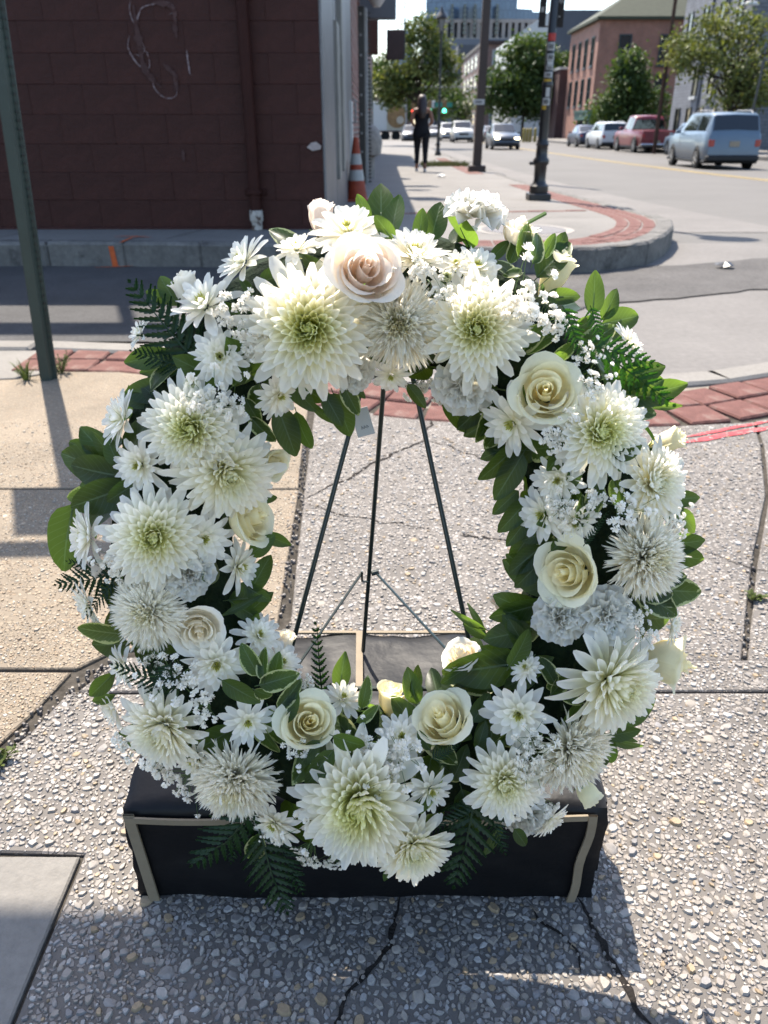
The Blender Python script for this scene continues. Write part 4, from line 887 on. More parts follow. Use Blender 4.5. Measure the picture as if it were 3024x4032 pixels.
MB().cyl((-.11, -.1, zc + 2.85), (.2, -.1, zc + 2.85), .02, n=6).build('strap', MT['greymet'], pole)
# traffic cone
cp = gnd(1408, 792, KH) + V((-.012, 0, 0)); cone = empty('traffic_cone', cp, 'orange and white traffic cone beside the metal clad wall', 'cone')
MT['coneo'] = mk('cone_orange', (.40, .06, .022), .6, .3, (12, .2)); MT['conew'] = mk('cone_reflective', (.5, .5, .48), .5, .4, (20, .15))
rc = lambda z: .135 - .105 * z / .72
for nm, z0, z1, mt in (('cone_body', .03, .24, 'coneo'), ('reflective_band', .24, .36, 'conew'), ('cone_body', .36, .42, 'coneo'), ('reflective_band', .42, .54, 'conew'), ('cone_body', .54, .72, 'coneo')):
    MB().lathe([(rc(z0), z0), (rc(z1), z1)], 24).build(nm, MT[mt], cone, 40)
MB().cbox(-.18, -.18, 0, .18, .18, .03, .01).build('cone_base', MT['coneo'], cone)
# signal lights and street-name boards on a far mast
tr = empty('traffic_signals', (4.5, 86, -.4), 'far traffic signals and green street name board over the crossing', 'traffic light')
MT['sig_red'] = mk('signal_red', (.6, .03, .02), .4, .3, emit=((1, .05, .03), 4)); MT['sig_green'] = mk('signal_green', (.02, .5, .3), .4, .3, emit=((.05, .9, .5), 3)); MT['sig_box'] = mk('signal_yellow_box', (.22, .12, .03), .5, .4); MT['stgreen'] = mk('street_sign_green', (.03, .26, .2), .5, .3)
pt(MB().cyl((2.2, 86, -.45), (2.2, 86, 4.6), .09, n=10).cyl((2.2, 86, 4.4), (10.5, 86, 4.4), .05, n=8).build('mast', MT['greymet'], tr), tr)
for px, py, lit_ in ((1628, 440, 'sig_red'), (1692, 436, 'sig_green'), (1750, 436, 'sig_green')):
    c = at(px, py, 85.8); h = pt(MB().cbox(c.x - .2, 85.8, c.z - .28, c.x + .2, 86.1, c.z + .9, .03).build('signal_head', MT['sig_box'], tr), tr)
    zl = c.z if lit_ == 'sig_green' else c.z
    d = MB().lathe([(0, 0), (.17, 0), (.17, .02), (0, .02)], 16).build('signal_lamp', MT[lit_], h); d.matrix_basis = M.Translation((c.x, 85.78, zl)) @ M.Rotation(R(90), 4, 'X')
c = at(1745, 413, 85.8); pt(MB().cbox(c.x - .9, 85.85, c.z - .2, c.x + .9, 85.95, c.z + .2, .01).build('street_name_board', MT['stgreen'], tr), tr)
c = at(1704, 411, 85.8); pt(MB().cbox(c.x - .25, 85.85, c.z - .32, c.x + .25, 85.95, c.z + .32, .03).build('route_plate', MT['white'], tr), tr)
# yellow bollards by the far corner
MT['bolyel'] = mk('bollard_yellow', (.40, .30, .08), .6, .3, (6, .2))
bol = []
for k, px in enumerate((2062, 2075, 2088, 2106)):
    c = at(px, 541, 78); o = empty('bollard', (c.x, 78, zr(78) + .1), ['yellow bollard left of corner lamp, first from the left', 'yellow bollard left of corner lamp, second from the left', 'yellow bollard left of corner lamp, third from the left', 'yellow bollard standing closest to the corner lamp post'][k], 'bollard', 'yellow bollards across the street')
    MB().lathe([(.14, 0), (.14, 1.05), (.11, 1.13), (.05, 1.17), (0, 1.18)], 12).build('post', MT['bolyel'], o, 40)
# right-hand cobra lamp, small sign pole
cl = empty('cobra_street_light', (21.5, 48, -.4), 'pale cobra-head street light above the sparse tree', 'street light')
p0, p1 = at(2868, 75, 48), at(2960, 15, 48)
pt(MB().tube([(p0.x, 48.2, -.4), (p0.x, 48.2, p0.z), (p0.x + .25, 48.1, p0.z + .3), (p1.x - .4, 48, p1.z)], [.09, .07, .05, .045], 8).build('mast', MT['greymet'], cl, 60), cl)
pt(MB().lathe([(0, -.08), (.16, -.07), (.19, 0), (.12, .10), (0, .13)], 12).build('lamp_head', MT['white'], cl, 60), cl).matrix_basis = M.Translation((p1.x, 48, p1.z)) @ M.Diagonal((2.2, 1, 1, 1))
up = empty('thin_utility_pole', (at(2660, 0, 46).x, 46, -.4), 'thin brown wooden pole in front of grey brick building', 'pole')
MB().lathe([(.11, 0), (.08, 12)], 10).build('shaft', mk('weathered_wood', (.10, .06, .045), .9, .1, (4, .2)), up)
gp = empty('dark_gate_post', (at(3000, 0, 40).x, 40, zr(40)), 'dark post and low brown pier at the right edge behind cars', 'post')
MB().cbox(-.25, -.2, 0, .25, .2, 1.5, .03).build('pier', MT['dkbrown'], gp); MB().cyl((.45, 0, 0), (.6, 0, 4), .06, n=8).build('shaft', MT['black'], gp)
# green channel post on the near sidewalk
gp0 = gnd(190, 1492); q1 = at(-6, 150, gp0.y - .03)
sp_ = empty('sign_post', (gp0.x, gp0.y, 0), 'leaning green steel channel post in the sidewalk at left', 'post')
MT['postgreen'] = mk('green_post_paint', (.035, .06, .05), .5, .4, [(8, .2)], stain=(10, .60, (.06, .045, .035), .12))
dirp = V((q1.x - gp0.x, q1.y - gp0.y, q1.z)).normalized()
ax_x = V((1, 0, 0)); ax_x = (ax_x - dirp * ax_x.dot(dirp)).normalized(); ax_y = dirp.cross(ax_x)
sec = [(-.034, .012), (-.034, .004), (-.022, .002), (-.016, -.026), (.016, -.026), (.022, .002), (.034, .004), (.034, .012), (.017, .010), (.010, -.018), (-.010, -.018), (-.017, .010)]
b = MB(); n = len(sec); vs_ = [dirp * h + ax_x * x + ax_y * y for h in (-.05, 2.3) for x, y in sec]
b.add(vs_, [(i, (i + 1) % n, n + (i + 1) % n, n + i) for i in range(n)] + [tuple(range(n, 2 * n))]).build('channel', MT['postgreen'], sp_)
b = MB()
for k in range(80):
    h = .06 + k * .027; c = dirp * h - ax_y * .0005 + ax_x * .028 + ax_y * (.0015)
    for s_ in (1,): b.cyl(c - ax_y * .004, c - ax_y * .0015, .004, n=6)
tag(b.build('bolt_holes', MT['black'], sp_), kind='stuff')
m = M.Translation(dirp * 1.66) @ M(((ax_x.x, ax_y.x, dirp.x, 0), (ax_x.y, ax_y.y, dirp.y, 0), (ax_x.z, ax_y.z, dirp.z, 0), (0, 0, 0, 1)))
MB().cbox(-.15, -.034, -.08, .15, -.030, .36, .001, mat=m).build('sign_plate', MT['white'], sp_)
MB().cbox(-.45, -.040, .40, .30, -.036, .52, .001, mat=m).build('sign_plate', MT['white'], sp_)
# unseen arm and panel left of the camera, added to shade the ground
ov = empty('overhead_shade_panel', (-3.4, 2.41, 0), 'unseen overhead panel on a cantilever arm, added to shade the ground', 'sign')
MB().cyl((0, 0, 0), (0, 0, 3.6), .05, n=10).cyl((0, 0, 3.45), (2.7, 0, 3.45), .03, n=8).build('arm', MT['greymet'], ov)
MB().cbox(.7, -.02, 2.90, 2.66, .02, 3.42, .004).build('panel', MT['greymet'], ov)

# weeds round the post
MT['weed'] = mk('weed_green', (.13, .17, .04), .7, .2, (20, .3), trans=.25)
def tuft(name, label, c, n, h, spread, broad):
    t = empty(name, (c[0], c[1], 0), label, 'weed'); b = MB()
    for k in range(n):
        a = rnd.random() * 6.28; d = V((math.cos(a), math.sin(a), 0)); hh = h * rnd.uniform(.4, 1); s = d.cross(V((0, 0, 1)))
        p0 = d * rnd.random() * spread * .3
        if broad:
            tip = p0 + d * spread * rnd.uniform(.2, 1) + V((0, 0, hh)); b.tube([p0, p0.lerp(tip, .5) + V((0, 0, hh * .1)), tip], .0012, 3)
            for j in range(7):
                q = p0.lerp(tip, .3 + .7 * j / 6); e = V((rnd.uniform(-1, 1), rnd.uniform(-1, 1), rnd.uniform(.1, .8))).normalized(); f = e.cross(V((0, 0, 1))).normalized(); l = rnd.uniform(.008, .016)
                b.add([q, q + e * l * .5 + f * l * .28, q + e * l, q + e * l * .5 - f * l * .28], [(0, 1, 2, 3)])
        else:
            pts = [p0 + d * spread * (t_ ** 1.6) + V((0, 0, hh * (t_ - .25 * t_ * t_))) for t_ in (0, .35, .7, 1)]
            b.add([q + s * wd for q, wd in zip(pts, (.003, .003, .002, 0))] + [q - s * wd for q, wd in zip(pts, (.003, .003, .002, .0002))], [(0, 1, 5, 4), (1, 2, 6, 5), (2, 3, 7, 6)])
    b.build('leaves', MT['weed'], t)
c = gnd(105, 1495); tuft('weed_tuft', 'grassy weed tuft left of the green post', c, 26, .12, .05, False); c = gnd(95, 1480); tuft('weed_clump', 'small leafy weeds at left foot of green post', c, 8, .03, .03, True)
c = gnd(240, 1470); tuft('weed_clump', 'leafy weed clump right of the green post', c, 22, .085, .05, True)
c = gnd(10, 3000); tuft('weed_sprig', 'small green weed in the slab joint at left edge', c, 8, .02, .025, True)
c = gnd(2975, 2360); tuft('moss_sprig', 'tiny green weed in the right hand slab joint', c, 9, .012, .02, True)
c = gnd(2955, 2690); 
# grass at the far tree pit, litter
p = gnd(1770, 636, KH)
b = MB()
for _ in range(900):
    x, y = rnd.uniform(1.15, 2.6), rnd.uniform(25.2, 27.2); z = zr(y) + KH; l = rnd.uniform(.05, .16); a = rnd.uniform(-.06, .06)
    b.add([(x - .012, y, z), (x + .012, y, z), (x + a, y + rnd.uniform(-.05, .05), z + l)], [(0, 1, 2)])
tag(b.build('grass_patch', mk('dry_grass', (.24, .24, .08), .8, .2, (2, .4))), 'patchy dry grass strip by the far lamp', 'grass', kind='stuff')
def crumple(name, label, c, r, mat, z0):
    b = MB(); n = 9; vs_ = [(0, 0, r * .5)] + [(r * math.cos(6.283 * i / n) * rnd.uniform(.6, 1.1), r * math.sin(6.283 * i / n) * rnd.uniform(.6, 1.1), rnd.uniform(.0, r * .35)) for i in range(n)] + [(0, 0, .001)]
    b.add(vs_, [(0, 1 + i, 1 + (i + 1) % n) for i in range(n)] + [(n + 1, 1 + (i + 1) % n, 1 + i) for i in range(n)])
    return tag(b.build(name, mat, None, None, (c.x, c.y, z0)), label, 'litter')
c = gnd(1735, 698, KH); crumple('paper_scrap', 'crumpled white paper on the far sidewalk', c, .13, MT['white'], c.z + .004)
c = gnd(2850, 1060); crumple('dark_scrap', 'dark flat scrap lying on the apron at right', c, .07, MT['black'], .018)

# ================================================================== trees
MT['bark'] = mk('bark', (.07, .055, .045), .9, .1, [(6, .3)], (20, .8, .02))
MT['treeleaf'] = mk('tree_leaf', (1, 1, 1), .55, .25, attr=True, trans=.3, tcol=(1.3, 1.25, .5))
def tree(name, label, base, th, blobs, nclump, per, ls, c1, c2, seed, trunk_r=.14, bare=0):
    q = random.Random(seed); t = empty(name, base, label, 'tree'); base = V(base); b = MB(); lf = MB()
    cl_ = []
    for _ in range(nclump):
        bx = q.choice(blobs); d = V((q.gauss(0, 1), q.gauss(0, 1), q.gauss(0, 1))).normalized() * q.uniform(.45, 1) ** .6
        cl_.append(V((bx[0] + d.x * bx[3], bx[1] + d.y * bx[3], bx[2] + d.z * bx[4])))
    top = V((blobs[0][0], blobs[0][1], blobs[0][2])); fork = V((0, 0, th))
    b.tube([(0, 0, 0), (q.uniform(-.05, .05), 0, th * .5), fork, top], [trunk_r, trunk_r * .8, trunk_r * .7, trunk_r * .2], 9)
    for k, c in enumerate(cl_):
        if k % 3 == 0:
            s = fork.lerp(top, q.random() * .8); mid = s.lerp(c, .5) + V((0, 0, -.1 + q.uniform(0, .3))); b.tube([s, mid, c], [trunk_r * .35, trunk_r * .2, trunk_r * .06], 5)
    for k in range(bare):
        a = q.uniform(0, 6.28); s = fork.lerp(top, q.uniform(.3, .9)); e = s + V((math.cos(a) * q.uniform(.8, 2), math.sin(a) * q.uniform(.8, 2), q.uniform(1.0, 2.4))); m_ = s.lerp(e, .5) + V((q.uniform(-.2, .2), 0, -.1))
        b.tube([s, m_, e], [.05, .03, .008], 5); b.tube([m_, m_.lerp(e, .6) + V((q.uniform(-.6, .6), 0, .5))], [.02, .006], 4)
    b.build('trunk', MT['bark'], t, 60)
    for c in cl_:
        cs = q.uniform(.7, 1.3); cm = q.random(); sg = ls * q.uniform(1.6, 3.0)
        for _ in range(per):
            p_ = c + V((q.gauss(0, sg), q.gauss(0, sg), q.gauss(0, sg * .7))); n_ = V((q.gauss(0, 1), q.gauss(0, 1), q.gauss(.6, 1))).normalized(); u = n_.orthogonal().normalized(); u = (M.Rotation(q.random() * 6.28, 3, n_) @ u); w_ = n_.cross(u); l = ls * q.uniform(.6, 1.2)
            e = q.uniform(.75, 1.25); m_ = min(1, max(0, cm + q.uniform(-.3, .3))); col = tuple((c1[i] + (c2[i] - c1[i]) * m_) * e for i in range(3))
            lf.add([p_ - u * l, p_ + w_ * l * .5 + n_ * l * .12, p_ + u * l, p_ - w_ * l * .5 + n_ * l * .12], [(0, 1, 2, 3)], col=col)
    lf.build('crown', MT['treeleaf'], t)
    return t
DG, MG, YG = (.05, .10, .03), (.13, .20, .05), (.30, .33, .10)
tree('street_tree', 'leafy street tree behind the walking woman and lamp', on(2.3, 60, KH), 2.6, [(.2, 0, 5.4, 1.9, 1.6), (-1.3, 0, 4.4, 1.4, 1.3), (1.4, 0, 4.6, 1.4, 1.3), (.3, 0, 6.8, 1.3, 1.0), (-1.7, .5, 3.5, 1.3, .9)], 130, 65, .16, DG, (.26, .29, .08), 3)
tree('street_tree', 'round dense green tree left of the corner lamp post', on(17.4, 108, .15), 2.2, [(0, 0, 6.2, 4.2, 3.0), (-2.8, 0, 4.8, 2.8, 2.4), (2.8, 0, 5.4, 3.0, 2.6), (0, 0, 8.8, 2.6, 1.8), (3.8, 0, 7.2, 2.0, 1.8), (0, 0, 4.0, 3.6, 2.0)], 230, 75, .30, DG, MG, 5, .22)
tree('street_tree', 'bushy dark tree in front of the brick shop', on(20.3, 72, .15), 1.0, [(0, 0, 2.6, 2.4, 2.0), (-1.4, 0, 2.0, 1.7, 1.7), (1.4, 0, 2.3, 1.8, 1.8), (-.1, 0, 4.4, 1.4, 1.3), (-.2, 0, 5.5, .6, .9)], 170, 75, .20, DG, MG, 8, .16)
tree('street_tree', 'sparse yellow-green tree with bare branches at the right', on(17.6, 44, .15), 1.6, [(0, 0, 3.9, 2.6, 1.4), (-2.0, 0, 4.3, 1.6, 1.3), (1.8, 0, 3.4, 2.0, 1.3), (-.8, 0, 5.4, 1.5, 1.0), (-2.9, 0, 4.6, .8, .8), (.6, 0, 2.6, 1.8, .9), (3.4, 0, 3.4, 1.5, 1.2)], 150, 52, .13, (.10, .14, .04), YG, 11, .15, 16)
tree('street_tree', 'far dark tree between white trailer and hanging sign', on(.2, 125, .1), 3, [(0, 0, 6.5, 2.6, 2.4), (1.8, 0, 5.2, 2.2, 1.8), (-1.5, 0, 8.0, 1.8, 1.6), (4.5, 0, 5, 2.5, 2.5), (8, 0, 4.5, 2.5, 2.5)], 110, 55, .28, DG, MG, 14, .2)
tree('street_tree', 'far yellowish tree beyond the traffic signals', on(9.0, 150, .1), 2, [(0, 0, 6, 3.5, 3), (-4, 0, 5, 3, 3), (4, 0, 4.5, 2.5, 2.5)], 100, 50, .35, (.05, .09, .025), (.13, .16, .05), 17, .2)

# ================================================================== the walking woman
wp = gnd(1657, 676, KH); wo = empty('person', wp, 'woman in black top and leggings walking away on the sidewalk', 'person'); wo.scale = (1.22, 1.15, 1.0)
MT['skin'] = mk('skin', (.36, .17, .11), .55, .3, (20, .08)); MT['cloth'] = mk('black_cloth', (.012, .012, .016), .8, .2, (20, .3)); MT['hair'] = mk('dark_hair', (.035, .015, .012), .5, .4, [(60, .4)]); MT['shoe'] = mk('white_shoe', (.75, .75, .75), .6, .3)
def skinned(name, nodes, edges, mat, parent, sub=2):
    me = bpy.data.meshes.new(name); me.from_pydata([n_[0] for n_ in nodes], edges, []); me.materials.append(mat)
    o = bpy.data.objects.new(name, me); link(o, parent)
    sk = o.modifiers.new('skin', 'SKIN'); sk.use_smooth_shade = True
    for i, n_ in enumerate(nodes):
        sv = me.skin_vertices[0].data[i]; r_ = n_[1] if isinstance(n_[1], tuple) else (n_[1], n_[1]); sv.radius = r_; sv.use_root = i == 0
    sb = o.modifiers.new('sub', 'SUBSURF'); sb.levels = sub; sb.render_levels = sub
    return o
# +Y is the way she walks; nodes (x, y, z), radius
body = [((0, 0, .93), (.145, .10)), ((0, .0, 1.10), (.115, .085)), ((0, .0, 1.28), (.135, .09)), ((0, .0, 1.40), (.12, .075)), ((0, .01, 1.48), .048), ((0, .02, 1.53), .05), ((0, .035, 1.60), (.075, .09)), ((0, .035, 1.68), (.06, .075)),
        ((-.16, 0, 1.40), .05), ((-.21, -.03, 1.15), .038), ((-.15, .17, 1.05), .028), ((-.10, .24, 1.10), .022), ((.16, 0, 1.40), .05), ((.215, -.03, 1.15), .038), ((.16, .17, 1.05), .028), ((.11, .25, 1.10), .022),
        ((-.085, .01, .84), .085), ((-.085, .05, .50), .055), ((-.09, -.04, .12), .034), ((-.09, .06, .05), .035), ((.085, -.01, .84), .085), ((.08, -.06, .50), .055), ((.075, -.16, .13), .034), ((.075, -.06, .05), .035), ((0, .13, 1.585), .014)]
be = [(0, 1), (1, 2), (2, 3), (3, 4), (4, 5), (5, 6), (6, 7), (3, 8), (8, 9), (9, 10), (10, 11), (3, 12), (12, 13), (13, 14), (14, 15), (0, 16), (16, 17), (17, 18), (18, 19), (0, 20), (20, 21), (21, 22), (22, 23), (6, 24)]
skinned('body', body, be, MT['skin'], wo)
lg = [((0, 0, .95), (.155, .115)), ((-.085, .01, .84), .096), ((-.085, .05, .50), .066), ((-.09, -.035, .17), .046), ((.085, -.01, .84), .096), ((.08, -.06, .50), .066), ((.075, -.155, .18), .046)]
skinned('leggings', lg, [(0, 1), (1, 2), (2, 3), (0, 4), (4, 5), (5, 6)], MT['cloth'], wo)
rings = [(.78, .19, .14), (.9, .185, .14), (1.02, .150, .115), (1.14, .135, .105), (1.25, .150, .108), (1.33, .150, .105)]
b = MB(); n = 16; vs_ = [(rx * math.cos(6.283 * i / n) * (1 + .03 * math.sin(5 * i)), ry * math.sin(6.283 * i / n), z + .01 * math.sin(3 * i)) for z, rx, ry in rings for i in range(n)]
b.add(vs_, [(j * n + i, j * n + (i + 1) % n, (j + 1) * n + (i + 1) % n, (j + 1) * n + i) for j in range(len(rings) - 1) for i in range(n)]); b.build('top', MT['cloth'], wo, 60)
rings = [(1.22, .05, .03, -.125), (1.32, .085, .045, -.125), (1.45, .095, .06, -.10), (1.55, .098, .09, -.03), (1.63, .095, .11, .01), (1.70, .078, .095, .02), (1.74, .04, .05, .025)]
b = MB(); vs_ = [(rx * math.cos(6.283 * i / n), cy + ry * math.sin(6.283 * i / n) * (.75 if math.sin(6.283 * i / n) > 0 else 1), z) for z, rx, ry, cy in rings for i in range(n)]
b.add(vs_, [(j * n + i, j * n + (i + 1) % n, (j + 1) * n + (i + 1) % n, (j + 1) * n + i) for j in range(len(rings) - 1) for i in range(n)] + [tuple(range(n))[::-1], tuple(range((len(rings) - 1) * n, len(rings) * n))]); b.build('hair', MT['hair'], wo, 60)
for x, y, tl_ in ((-.09, .02, 0), (.075, -.11, .35)):
    skinned('shoe', [((x, y - .06, .045), .04), ((x, y + .06, .04), .038), ((x, y + .14, .03), .028)], [(0, 1), (1, 2)], MT['shoe'], wo)
for s_ in (-1, 1):       # hands together in front, fingers curled
    for k in range(4): skinned('finger', [((s_ * .10, .245, 1.13 - .022 * k), .010), ((s_ * .055, .28 - .004 * k, 1.13 - .022 * k), .009), ((s_ * .03, .262, 1.125 - .022 * k), .008)], [(0, 1), (1, 2)], MT['skin'], wo, 1)
    skinned('thumb', [((s_ * .10, .235, 1.13), .011), ((s_ * .07, .215, 1.16), .010), ((s_ * .035, .225, 1.17), .008)], [(0, 1), (1, 2)], MT['skin'], wo, 1)
ALB = 1.0
# ================================================================== wrapped box
BX0, BX1, BY0, BY1, BH = -.322, .272, .672, 1.030, .165
bxo = empty('wrapped_box', ((BX0 + BX1) / 2, BY0, 0), 'low box wrapped in black paper carrying the wreath easel', 'box')
MT['paper'] = mk('black_wrapping_paper', (.004, .004, .0046), .5, .2, [(9, .25)], (9, .35, .02))
MT['paper_top'] = MT['paper']
MT['kraft'] = mk('kraft_paper_edge', (.17, .135, .09), .7, .3, [(30, .12)], (60, .2, .002))
def wr(x, y, z):                     # soft dents and creases of the wrapping
    n = noise.noise(V((x * 9, y * 9, z * 14))) * .005 + noise.noise(V((x * 22 + z * 30, y * 20, z * 34 + x * 12))) * .0035
    return n
b = MB(); nx, ny, nz = 44, 26, 12; ids = {}; vs_ = []
def vid(i, j, k):
    if (i, j, k) not in ids:
        u, v_, w_ = i / nx, j / ny, k / nz
        x, y, z = BX0 + (BX1 - BX0) * u, BY0 + (BY1 - BY0) * v_, .001 + (BH - .001) * w_
        c = V(((BX0 + BX1) / 2, (BY0 + BY1) / 2, BH / 2)); e = wr(x, y, z); ed = sum((q in (0, m_)) for q, m_ in ((i, nx), (j, ny), (k, nz)))
        pull = .006 if ed >= 2 else 0
        if i == 0: x -= e
        if i == nx: x += e
        if j == 0: y -= e
        if j == ny: y += e
        if k == nz: z += e * 1.2 - .004 * math.exp(-((x + .05) ** 2 + (y - .96) ** 2) / .004)
        if ed >= 2:
            x += (c.x - x) * .008; y += (c.y - y) * .012; z += (-.004 if k == nz else 0)
        if k == 0: z = .001
        ids[i, j, k] = len(vs_); vs_.append((x, y, z))
    return ids[i, j, k]
fs = []
for i in range(nx):
    for k in range(nz): fs.append((vid(i, 0, k), vid(i + 1, 0, k), vid(i + 1, 0, k + 1), vid(i, 0, k + 1))); fs.append((vid(i + 1, ny, k), vid(i, ny, k), vid(i, ny, k + 1), vid(i + 1, ny, k + 1)))
    for j in range(ny): fs.append((vid(i, j, nz), vid(i + 1, j, nz), vid(i + 1, j + 1, nz), vid(i, j + 1, nz)))
for j in range(ny):
    for k in range(nz): fs.append((vid(0, j + 1, k), vid(0, j, k), vid(0, j, k + 1), vid(0, j + 1, k + 1))); fs.append((vid(nx, j, k), vid(nx, j + 1, k), vid(nx, j + 1, k + 1), vid(nx, j, k + 1)))
pt(b.add(vs_, fs).build('wrapping', MT['paper'], bxo, 50), bxo)
def strip(P, nrm, wd, name='paper_edge', lift=.0045):    # band of kraft along points, width direction given per point
    n = len(P); nrm = V(nrm); b = MB(); A = [V(p) + nrm * lift for p, _ in P]; B = [V(p) + V(w_) * wd + nrm * lift for p, w_ in P]
    b.add(A + B + [p - nrm * .003 for p in A] + [p - nrm * .003 for p in B], [(i, i + 1, n + i + 1, n + i) for i in range(n - 1)] + [(n * 2 + i + 1, n * 2 + i, n * 3 + i, n * 3 + i + 1) for i in range(n - 1)] + [(i + 1, i, 2 * n + i, 2 * n + i + 1) for i in range(n - 1)] + [(n + i, n + i + 1, 3 * n + i + 1, 3 * n + i) for i in range(n - 1)])
    return pt(b.build(name, MT['kraft'], bxo), bxo)
yF = BY0 - .001
strip([((BX0 + .006 + .012 * (1 - k / 8), yF, .002 + .154 * k / 8), (1, 0, 0)) for k in range(9)], (0, -1, 0), .013)
strip([((BX0 + .0085 + .56 * k / 30, yF, .145 - .004 * math.sin(k * .35)), (0, 0, 1)) for k in range(31)], (0, -1, 0), .0085, lift=.006)
strip([((BX1 - .036 + .0018 * math.sin(k * 1.1) + .012 * k / 9, yF, .002 + .155 * k / 9), (1, 0, 0)) for k in range(10)], (0, -1, 0), .0105, lift=.0065)
strip([((BX1 + .001, BY0 + .035 + .004 * k, .022 + .014 * k), (0, 1, 0)) for k in range(5)], (1, 0, 0), .02)
c0, c1 = at(1406, 2500, BY1 - .002).x, -.028
strip([((-.045 + .006 * k / 8, BY1 - .004 - .22 * k / 8, BH), (1, 0, 0)) for k in range(9)], (0, 0, 1), .0105, lift=.0055)
strip([((BX0 + .01 + (BX1 - BX0 - .02) * k / 20, BY1 - .004, BH), (0, 1, 0)) for k in range(21)], (0, 0, 1), .006, lift=.003)
# folded paper flap at the right end
b = MB(); pp = [(BX1 + .004, BY0 + .01, .04), (BX1 + .012, BY0 + .12, .05), (BX1 + .016, BY0 + .13, .135), (BX1 + .005, BY0 + .02, .152)]
pt(b.add(pp + [(x - .006, y, z) for x, y, z in pp], [(0, 1, 2, 3), (7, 6, 5, 4), (0, 4, 5, 1), (1, 5, 6, 2), (2, 6, 7, 3), (3, 7, 4, 0)]).build('paper_flap', MT['paper'], bxo), bxo)

# ================================================================== wire easel
SL_ = .33; WN = V((0, -1, SL_)).normalized(); WU = V((0, SL_, 1)).normalized(); W0 = V((0, .64, .165))     # wreath plane
def onp(px, py, off=0.0):
    """point where a sight line meets the plane of the wreath, off metres towards the viewer"""
    d = ray(px, py); o_ = V((0, 0, HC)); q = W0 + WN * off; t = (q - o_).dot(WN) / d.dot(WN); return o_ + d * t
es = empty('wire_easel', (0, .95, BH), 'dark green wire easel standing on the black box behind wreath', 'easel')
MT['wire'] = mk('green_wire', (.012, .022, .020), .35, .5)
LO = -.085
def leg(a, c_):
    p0, p1 = onp(*a, LO), onp(*c_, LO); d = (p1 - p0); k = (BH + .006 - p0.z) / d.z; foot = p0 + d * k; return p0, foot
for a, c_ in (((1370, 1725), (1140, 2580)), ((1650, 1600), (1850, 2535))):
    p0, foot = leg(a, c_); top = p0 + (p0 - foot) * .42
    pt(MB().tube([top, p0, foot], .0030, 8).build('front_leg', MT['wire'], es, 60), es)
    if a[0] < 1500: fl = foot
    else: fr = foot
q0 = gnd(1430, 2570); rf = V((at(1430, 2570, .98).x, .975, BH + .004)); rt = onp(1512, 1500, LO - .004)
pt(MB().tube([rt + (rt - rf) * .1, rt, rf], .0030, 8).build('rear_leg', MT['wire'], es, 60), es)
jn = rt.lerp(rf, .0); best = min((abs((ray(1452, 2262).normalized()).cross((rt.lerp(rf, k / 100) - V((0, 0, HC))).normalized()).length), k) for k in range(101))[1]; jn = rt.lerp(rf, best / 100)
for a in ((1125, 2690), (1765, 2565)):
    e = onp(*a, LO + .002); pt(MB().tube([jn + V((.01 if a[0] > 1500 else -.01, 0, .004)), e], .0018, 6).build('brace', MT['wire'], es), es)
pt(MB().tube([jn + V((-.010, -.003, .008)), jn + V((-.010, -.003, -.008)), jn + V((.0, -.003, -.010))], .0018, 6).cyl(jn + V((.004, 0, .003)), jn + V((.014, 0, .006)), .004, n=8).build('clip', MT['wire'], es), es)
a, c_ = onp(1140, 2712, LO + .004), onp(1760, 2712, LO + .004); a.x -= .05; c_.x += .05
pt(MB().tube([a, c_], .0030, 8).build('crossbar', MT['wire'], es), es)
for k, px in enumerate((1250, 1700)):
    h = onp(px, 2712, LO + .004); pt(MB().tube([h, h + V((0, -.05, -.01)), h + V((0, -.07, .02))], .0028, 6).build('hook', MT['wire'], es), es)
tg = onp(1428, 1662, -.03); m = M.Translation(tg) @ M.Rotation(R(-16), 4, 'Y') @ M.Rotation(R(-8), 4, 'X')
tgo = tag(MB().cbox(-.010, -.0004, -.016, .010, .0004, .016, .0003, mat=m).build('paper_tag', MT['white']), 'small white paper tag hanging under the top leaves', 'tag')
b = MB()
for k in range(3): b.tube([m @ V((-.003 + .003 * k, -.0008, -.008)), m @ V((-.0025 + .003 * k, -.0008, -.004)), m @ V((-.001 + .003 * k, -.0008, -.007))], .0003, 4)
b.build('handwriting', MT['ink'], tgo)

# ================================================================== floral wreath
K = 3024 / 1659.0                      # positions below are read off a 1659-wide view
WC = onp(825 * K, 1165 * K); RX, RY = .232, .262
wr_o = empty('floral_wreath', WC - WU * .36, 'large oval wreath of white chrysanthemums, cream roses, ferns and green leaves', 'wreath')
def wp_(o): o.matrix_parent_inverse = M.Translation(-wr_o.location); return o
MT['petal'] = mk('white_petal', (1, 1, 1), .5, .25, attr=True, trans=.60, bump=(40, .12, .02))
MT['rose_petal'] = mk('cream_rose_petal', (1, 1, 1), .55, .22, (6, .04), attr=True, trans=.5)
MT['centre'] = mk('flower_centre', (1, 1, 1), .6, .2, attr=True)
MT['leafm'] = mk_leaf('glossy_leaf', (.004, .010, .0035), (.017, .032, .009))
MT['leafv'] = mk_leaf('variegated_leaf', (.005, .012, .004), (.019, .034, .010), edge=(.36, .36, .17))
MT['leafy'] = mk_leaf('olive_leaf', (.035, .05, .012), (.07, .085, .02), edge=(.38, .36, .13))
MT['fernm'] = mk('fern_frond', (.010, .028, .008), .5, .3, (40, .3), trans=.25, tcol=(2.0, 2.4, .6))
MT['fernb'] = mk('bright_fern_frond', (.025, .075, .01), .5, .3, (40, .25), trans=.4, tcol=(1.4, 1.6, .6))
MT['stem'] = mk('green_stem', (.09, .14, .04), .6, .2, (30, .2))
